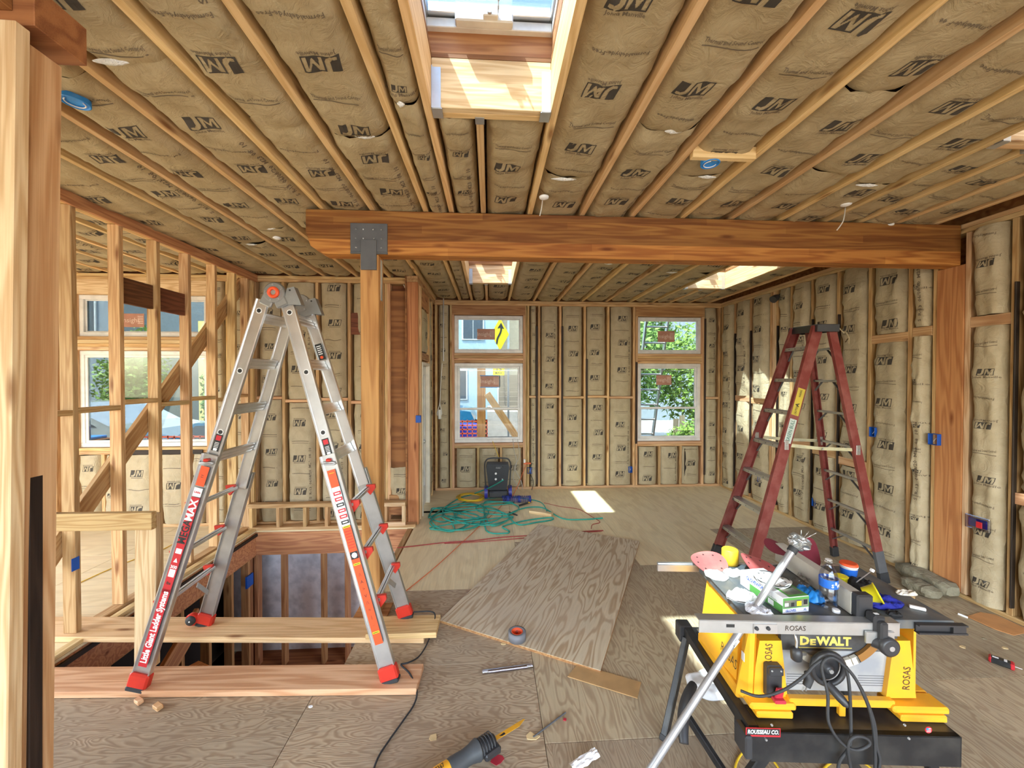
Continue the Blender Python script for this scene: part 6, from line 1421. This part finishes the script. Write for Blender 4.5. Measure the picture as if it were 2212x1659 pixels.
c = onX(1680, 640, RX-.05); b = mb('black').lathe(c, [(.03, 0), (.045, .04), (.05, .10)], 18, (-.8, -.2, -.5)).tube([c, c+Vector((.05, 0, .04))], .012, 8); tag(b.build('wall_lamp', None), 'small black lamp head high on the right wall', 'lamp')
# ceiling fittings
def puck(px, py, label, open_=True):
    c = onZ(px, py, CZ-.030); t = thing('ceiling_box', c, label, 'ceiling box')
    b = mb('bluelt').lathe(c, [(.052, .035), (.054, .0), (.050, -.002), (.046, .0), (.044, .04)], 24, cap=False); b.lathe(c, [(.0001, .006), (.047, .004)], 24, cap=False); b.build('box_shell', t)
    b = mb('wht').tube([c+Vector((.035*math.cos(a), .035*math.sin(a), .0)) for a in [i*math.pi/8 for i in range(12)]], .003, 6); b.build('wire_end', t)
puck(1534, 355, 'bright blue round ceiling box right of the near skylight'); puck(162, 222, 'dark blue ceiling box next to the timber wall end')
_q = onZ(1556, 338, CZ-.01)
board('blocking', (1.172, _q.y, CZ+.008), (1.55, _q.y, CZ+.008), .038, .07, 'rafter', ceiling)
for px, py, lb_ in ((598, 513, 'white round ceiling plate on the left ceiling half'), (1175, 425, 'white round cable grommet on the ceiling in front of the beam'), (1828, 440, 'white ceiling grommet with a dangling cable near the right wall'), (1920, 485, 'white plastic scrap between joists just before the beam')):
    c = onZ(px, py, CZ-.01); tag(mb('wht').lathe(c, [(.035, 0), (.033, -.010), (.02, -.016), (.0001, -.018)], 18).build('ceiling_plate', None), lb_, 'ceiling plate')
wire3('dangling_cable', [onZ(1172, 430, CZ), onY(1170, 448, 2.72), onY(1166, 466, 2.70)], .004, 'wire', 'short white cable dangling in front of the beam below the skylight')
wire3('dangling_cable', [onZ(1826, 448, CZ), onY(1824, 465, 2.7), onY(1820, 480, 2.68), onY(1808, 497, 2.66)], .004, 'wire', 'curved white cable dangling near the right end of the beam')
cable('wall_tag', [(160, 1222), (161, 1223)], .001, 'blue', 'tiny blue tag', 'tag') if False else None
c = onX(163, 1218, PX+.002); b = mb('blue').rbox(c, (.004, .05, .09), Matrix.Identity(3)); tag(b.build('blue_tag', None), 'blue tape tag low on the first stud of the partition', 'tag')
# ================================================================ OUTSIDE THE WINDOWS
GZ = -.45
M['terrace'] = plain('terrace_wall', (.62, .55, .50), .9); M['stairs'] = plain('brown_steps', (.24, .19, .14), .8)
M['ground'] = plain('pale_pavement', (.50, .49, .46), .9, bump=.3, bscale=8)
M['housewhite'] = plain('pale_blue_stucco', (.42, .56, .64), .9); M['peach'] = plain('peach_stucco', (.78, .60, .40), .9)
M['greyh'] = plain('dark_clapboard', (.16, .18, .17), .8); M['yellowh'] = plain('yellow_stucco', (.72, .60, .22), .9); M['greyh2'] = plain('grey_clapboard', (.33, .38, .42), .8)
M['darkglass'] = plain('dark_glazing', (.06, .08, .11), .15)
M['signyel'] = plain('yellow_sign', (.85, .68, .01), .5, var=.01)
M['leaf'] = plain('leaf_green', (.16, .30, .05), .6, spots=(.30, .42, .10)); M['leaf2'] = plain('leaf_bright', (.26, .40, .06), .6, spots=(.12, .24, .05))
M['bark'] = plain('bark', (.22, .16, .11), .9); M['mesh'] = plain('orange_mesh', (.85, .12, .05), .6); M['carblue'] = plain('blue_car_paint', (.03, .18, .34), .25, coat=.6)
M['carsilver'] = plain('silver_car_paint', (.55, .58, .58), .25, .3, coat=.6)
b = mb('ground')
for x0, x1, y0, y1 in holes_rects(-60, 60, -40, 80, [(-6.2, RX+.1, -2.9, LY+.16), (JX-.16, RX+.1, LY+.16, BY+.15)]): b.box(x0, x1, y0, y1, GZ-.1, GZ); structure('ground', b)
def house(loc, w, d, h, m, label, wins=(), name='house', roof=None):
    t = thing(name, (loc[0], loc[1], GZ), label, 'building'); x, y = loc
    mb(m).box(x-w/2, x+w/2, y, y+d, GZ, GZ+h).build('wall', t)
    for i in range(int(h/.5)): pass
    for (dx, z0, ww, hh) in wins:
        f = mb('white').box(x+dx-ww/2-.08, x+dx+ww/2+.08, y-.06, y-.002, GZ+z0-.08, GZ+z0+hh+.08, .01); fo = f.build('window', t)
        mb('darkglass').box(x+dx-ww/2, x+dx-.02, y-.075, y-.055, GZ+z0, GZ+z0+hh).box(x+dx+.02, x+dx+ww/2, y-.075, y-.055, GZ+z0, GZ+z0+hh).build('pane', fo)
    if roof: mb(roof).box(x-w/2-.3, x+w/2+.3, y-.4, y+d+.3, GZ+h, GZ+h+.25).build('roof', t)
    return t
def leaves(b, c, rx, ry, rz, n, s, rr):
    for i in range(n):
        a = Vector((rr.gauss(0, 1), rr.gauss(0, 1), rr.gauss(0, 1))).normalized(); r = rr.uniform(.62, 1.05)
        p = Vector(c)+Vector((a.x*rx*r, a.y*ry*r, a.z*rz*r)); u = Vector((rr.gauss(0, 1), rr.gauss(0, 1), rr.gauss(0, 1))).normalized(); v = u.orthogonal().normalized(); q = s*rr.uniform(.6, 1.3)
        b.add([p-u*q, p-v*q*.45, p+u*q, p+v*q*.45], [(0, 1, 2, 3)])
def bush(name, c, r, label, cat, n=2600, s=.09, seed=1, m='leaf', trunk=True, group=None):
    t = thing(name, (c[0], c[1], GZ), label, cat, group); rr = random.Random(seed)
    b = mb(m); k = 5
    for i in range(k): leaves(b, (c[0]+rr.uniform(-.45, .45)*r[0], c[1]+rr.uniform(-.3, .3)*r[1], c[2]+rr.uniform(-.4, .4)*r[2]), r[0]*.62, r[1]*.62, r[2]*.62, n//k, s, rr)
    o = b.build('foliage', t); o['kind'] = 'stuff'
    if trunk:
        b = mb('bark').tube([(c[0], c[1], GZ), (c[0]+.1, c[1], c[2]*.5), (c[0]-.05, c[1], c[2])], [.16, .12, .07], 8)
        b.tube([(c[0]+.1, c[1], c[2]*.5), (c[0]+r[0]*.4, c[1]+.1, c[2]+.3)], [.08, .04], 6).build('trunk', t)
    return t
house((-2.1, 22), 5.2, 6, 9, 'housewhite', 'pale blue stucco house seen at the left of the middle window', [(1.15, 4.6, 1.1, 2.0), (-.8, 4.6, 1.1, 2.0), (.2, 1.2, 1.1, 1.6)])
house((1.25, 23), 1.5, 5, 9, 'peach', 'narrow peach stucco house next to the pale blue one', [(0, 6.2, .7, 1.4)])
dk = house((3.9, 25.5), 3.6, 6, 10, 'greyh', 'dark clapboard house behind the yellow road sign', [(-1.2, 5.4, .8, 1.5), (.9, 5.4, .8, 1.5), (-1.2, 2, .8, 1.2)])
st2 = thing('front_stairs', (1.4, 16, GZ), 'brown front steps with white railings on a low terrace beyond the middle window', 'stairs')
mb('terrace').box(-.1, 2.6, 15.4, 18.9, GZ, .55).build('terrace', st2)
for i in range(8): mb('stairs').box(.35+.02*i, 1.9, 16+.28*i, 16.28+.28*i, .55, .72+.19*i).build('stair_tread', st2)
for x in (.35, 1.9):
    b = mb('wht').bar((x, 16, 1.45), (x, 18.2, 2.95), .05, .05)
    for i in range(9): b.bar((x, 16+.27*i, .60+.18*i), (x, 16+.27*i, 1.45+.185*i), .022, .022)
    b.build('railing', st2)
# road sign
sg = thing('road_sign', (.58, 12, GZ), 'yellow diamond road sign with a winding arrow on a grey post', 'sign')
mb('galv').box(.55, .61, 12.02, 12.08, GZ, 4.4).build('sign_post', sg)
c = onY(1080, 722, 12.0); h = 1.02/2
b = mb('signyel').prism([(0, -h*1.0), (h*.55, 0), (0, h*1.0), (-h*.55, 0)], c, (1, 0, 0), (0, 0, 1), (0, -1, 0), .01)
pts = [(-.10, -.30), (-.09, -.16), (-.04, -.05), (.01, .04), (.035, .13), (.035, .2)]
b.mat('blk')
for p, q in zip(pts, pts[1:]): b.bar(c+Vector((p[0], -.016, p[1])), c+Vector((q[0], -.016, q[1])), .008, .05, (-(q[1]-p[1]), 0, q[0]-p[0]))
b.prism([(-.08, .18), (.035, .36), (.13, .16), (.035, .20)], c+Vector((0, -.012, 0)), (1, 0, 0), (0, 0, 1), (0, -1, 0), .006); b.build('sign_plate', sg, True)
c2 = onY(1077, 799, 11.98); b = mb('signyel').rbox(c2, (.36, .01, .34), Matrix.Identity(3)); letter(b, '15', c2+Vector((0, -.006, .03)), (1, 0, 0), (0, 0, 1), .2, 0, .02, .001, 2, None, 'blk'); letter(b, 'M.P.H.', c2+Vector((0, -.006, -.1)), (1, 0, 0), (0, 0, 1), .08, 0, .02, .001, 2, None, 'blk'); b.build('speed_plate', sg)
def car(loc, m, label, s=1, ang=0):
    t = thing('car', (loc[0], loc[1], GZ), label, 'car'); t.rotation_euler = (0, 0, ang); t.scale = (s, s, s); b = mb(m)
    prof = [(-2.2, .35), (-2.25, .75), (-1.9, .92), (-1.2, .98), (-.6, 1.42), (.7, 1.45), (1.5, 1.02), (2.15, .92), (2.25, .7), (2.2, .35)]
    b.prism(prof, (0, -.85, 0), (1, 0, 0), (0, 0, 1), (0, 1, 0), 1.7); body = b.build('body', None, True); body.parent = t
    g = mb('darkglass').prism([(-1.05, 1.0), (-.58, 1.37), (.0, 1.38), (.0, 1.0)], (0, -.86, 0), (1, 0, 0), (0, 0, 1), (0, 1, 0), 1.72).prism([(.06, 1.0), (.06, 1.38), (.66, 1.38), (1.3, 1.0)], (0, -.86, 0), (1, 0, 0), (0, 0, 1), (0, 1, 0), 1.72); o = g.build('car_window', None, True); o.parent = t
    for x in (-1.35, 1.4):
        for y in (-.86, .70):
            w_ = mb('rubber').lathe((x, y+.16, .33), [(.33, 0), (.33, .16)], 20, (0, -1, 0)).mat('galv').lathe((x, y-.001, .33), [(.2, 0), (.16, .01)], 16, (0, -1, 0)).build('wheel', None, True); w_.parent = t
    return t
car((-3.45, 14.2), 'carblue', 'dark blue car parked beyond the middle window', 1.3); car((-10.6, 10.4), 'carsilver', 'silver car parked outside the left window', 1.2); car((-5.3, 8.9), 'carblue', 'blue car nearest to the left window')
# shoring post and brace by the middle window
shp = thing('shoring', (.0, 7.9, GZ), 'upright timber post and leaning brace outside the middle window', 'framing')
a = onY(1040, 945, 7.9); board('upright', (a.x, 7.9, GZ), (a.x, 7.9, 2.2), .17, .17, 'post', shp, up=(1, 0, 0))
board('brace', onY(1052, 850, 7.75), onY(1128, 962, 7.75), .05, .14, 'stud', shp, up=(1, 0, .5))
b = mb('navy').box(-1.9, -.2, 9.6, 10.2, GZ+.02, GZ+1.15, .03); tag(b.build('recycling_bin', None, True), 'blue bin behind the shoring post outside', 'bin')
def netfence(x0, x1, y, z0, z1, label, x_lean=0.):
    b = mb('mesh'); nx = int((x1-x0)/.11); nz = int((z1-z0)/.09)
    for i in range(nx+1): b.box(x0+.11*i, x0+.11*i+.02, y-.004, y+.004, z0, z1)
    for k in range(nz+1): b.box(x0, x1, y-.004, y+.004, z0+.09*k, z0+.09*k+.03)
    tag(b.build('safety_fence', None), label, 'fence')
netfence(-.95, -.05, 8.6, GZ, .95, 'orange plastic safety mesh beyond the middle window')
netfence(-6.3, -4.4, 7.2, GZ, .85, 'orange plastic safety mesh below the left window')
# ladder outside the right-hand back window
le = thing('extension_ladder', (3.0, 7.3, GZ), 'aluminium extension ladder leaning outside the right back window', 'ladder')
for x in (2.86, 3.28): board_ = mb('alu').bar((x, 7.9, GZ), (x+.12, 6.85, 4.2), .03, .08, (0, -1, .2)).build('ladder_rail', le, True)
for k in range(14):
    t = (.3*k+.3)/4.65; p = lerp((2.86, 7.9, GZ), (2.98, 6.85, 4.2), t); mb('alu').tube([p, p+Vector((.42, 0, 0))], .018, 8).build('rung', le, True)
bush('tree', (3.5, 10.2, 1.9), (1.9, 1.1, 1.9), 'leafy green tree close outside the right back window, left part', 'tree', 5200, .085, 3)
bush('tree', (6.2, 10.6, 2.1), (2.1, 1.2, 2.0), 'leafy green tree close outside the right back window, right part', 'tree', 5200, .085, 4, 'leaf2')
bush('tree', (4.8, 13.5, 3.6), (3.6, 1.5, 2.6), 'tall tree standing farther behind the two window trees', 'tree', 5000, .13, 5)
bush('shrub', (4.4, 8.6, .35), (1.3, .5, .75), 'low shrub at the foot of the trees outside', 'shrub', 2400, .07, 6, 'leaf2', False)
b = MB().mat('oldwood')
for i in range(9): pass
fe = thing('plank_fence', (5.4, 9.4, GZ), 'weathered plank fence half hidden by shrubs outside', 'fence')
for i in range(10): board('fence_plank', (4.7+.16*i, 9.5, GZ), (4.72+.16*i, 9.5, GZ+1.3+.1*math.sin(i*2.1)), .02, .14, 'oldwood', fe, up=(1, 0, 0))
house((10.6, 21), 9.4, 4, 9, 'greyh2', 'grey clapboard house behind the tall tree', [(-2, 4.5, 1, 1.6), (2, 4.5, 1, 1.6)])
# outside the left window
bush('hedge', (-11.5, 13.2, 1.7), (1.15, .9, 2.4), 'clipped green hedge outside the left window', 'hedge', 5200, .075, 8, 'leaf2', False)
bush('hedge', (-9.9, 14.6, 1.3), (.7, .7, 1.7), 'narrow bush between the hedge and the yellow house', 'shrub', 2400, .09, 9, 'leaf', False)
house((-18.2, 16.6), 6.4, 5, 7.5, 'greyh2', 'grey house with long roof line beyond the hedge', [(1.6, 4.2, 1.2, 1.4), (-1, 4.2, 1.2, 1.4)], roof='housewhite')
house((-10.3, 16.6), 3.4, 4, 4.7, 'yellowh', 'yellow stucco house at the right of the left window', [(-1.1, 3.2, .7, .5)])
house((-14.2, 23), 4.4, 5, 9, 'peach', 'tall peach building rising behind the yellow house', [(-.6, 6.2, .6, 1.4), (.7, 6.2, .6, 1.4)])
b = mb('osb').box(-7.4, -6.8, 7.0, 7.4, GZ, GZ+1.25, .01).mat('bluelt').box(-7.35, -6.9, 7.05, 7.35, GZ+1.251, GZ+1.30, .01); tag(b.build('crate', None, True), 'brown crate with a blue lid outside the left window', 'crate')
# every thing made of one mesh gets its origin at its own base
for o in list(bpy.data.objects):
    if o.type == 'MESH' and o.parent is None and o.location.length < 1e-6 and o.get('label') and len(o.data.vertices) and o.data.users == 1:
        co = [v.co for v in o.data.vertices]; lo = [min(c[i] for c in co) for i in range(3)]; hi = [max(c[i] for c in co) for i in range(3)]
        c = Vector(((lo[0]+hi[0])/2, (lo[1]+hi[1])/2, lo[2])); o.data.transform(Matrix.Translation(-c)); o.location = c
        for ch in o.children: ch.location = ch.location-c
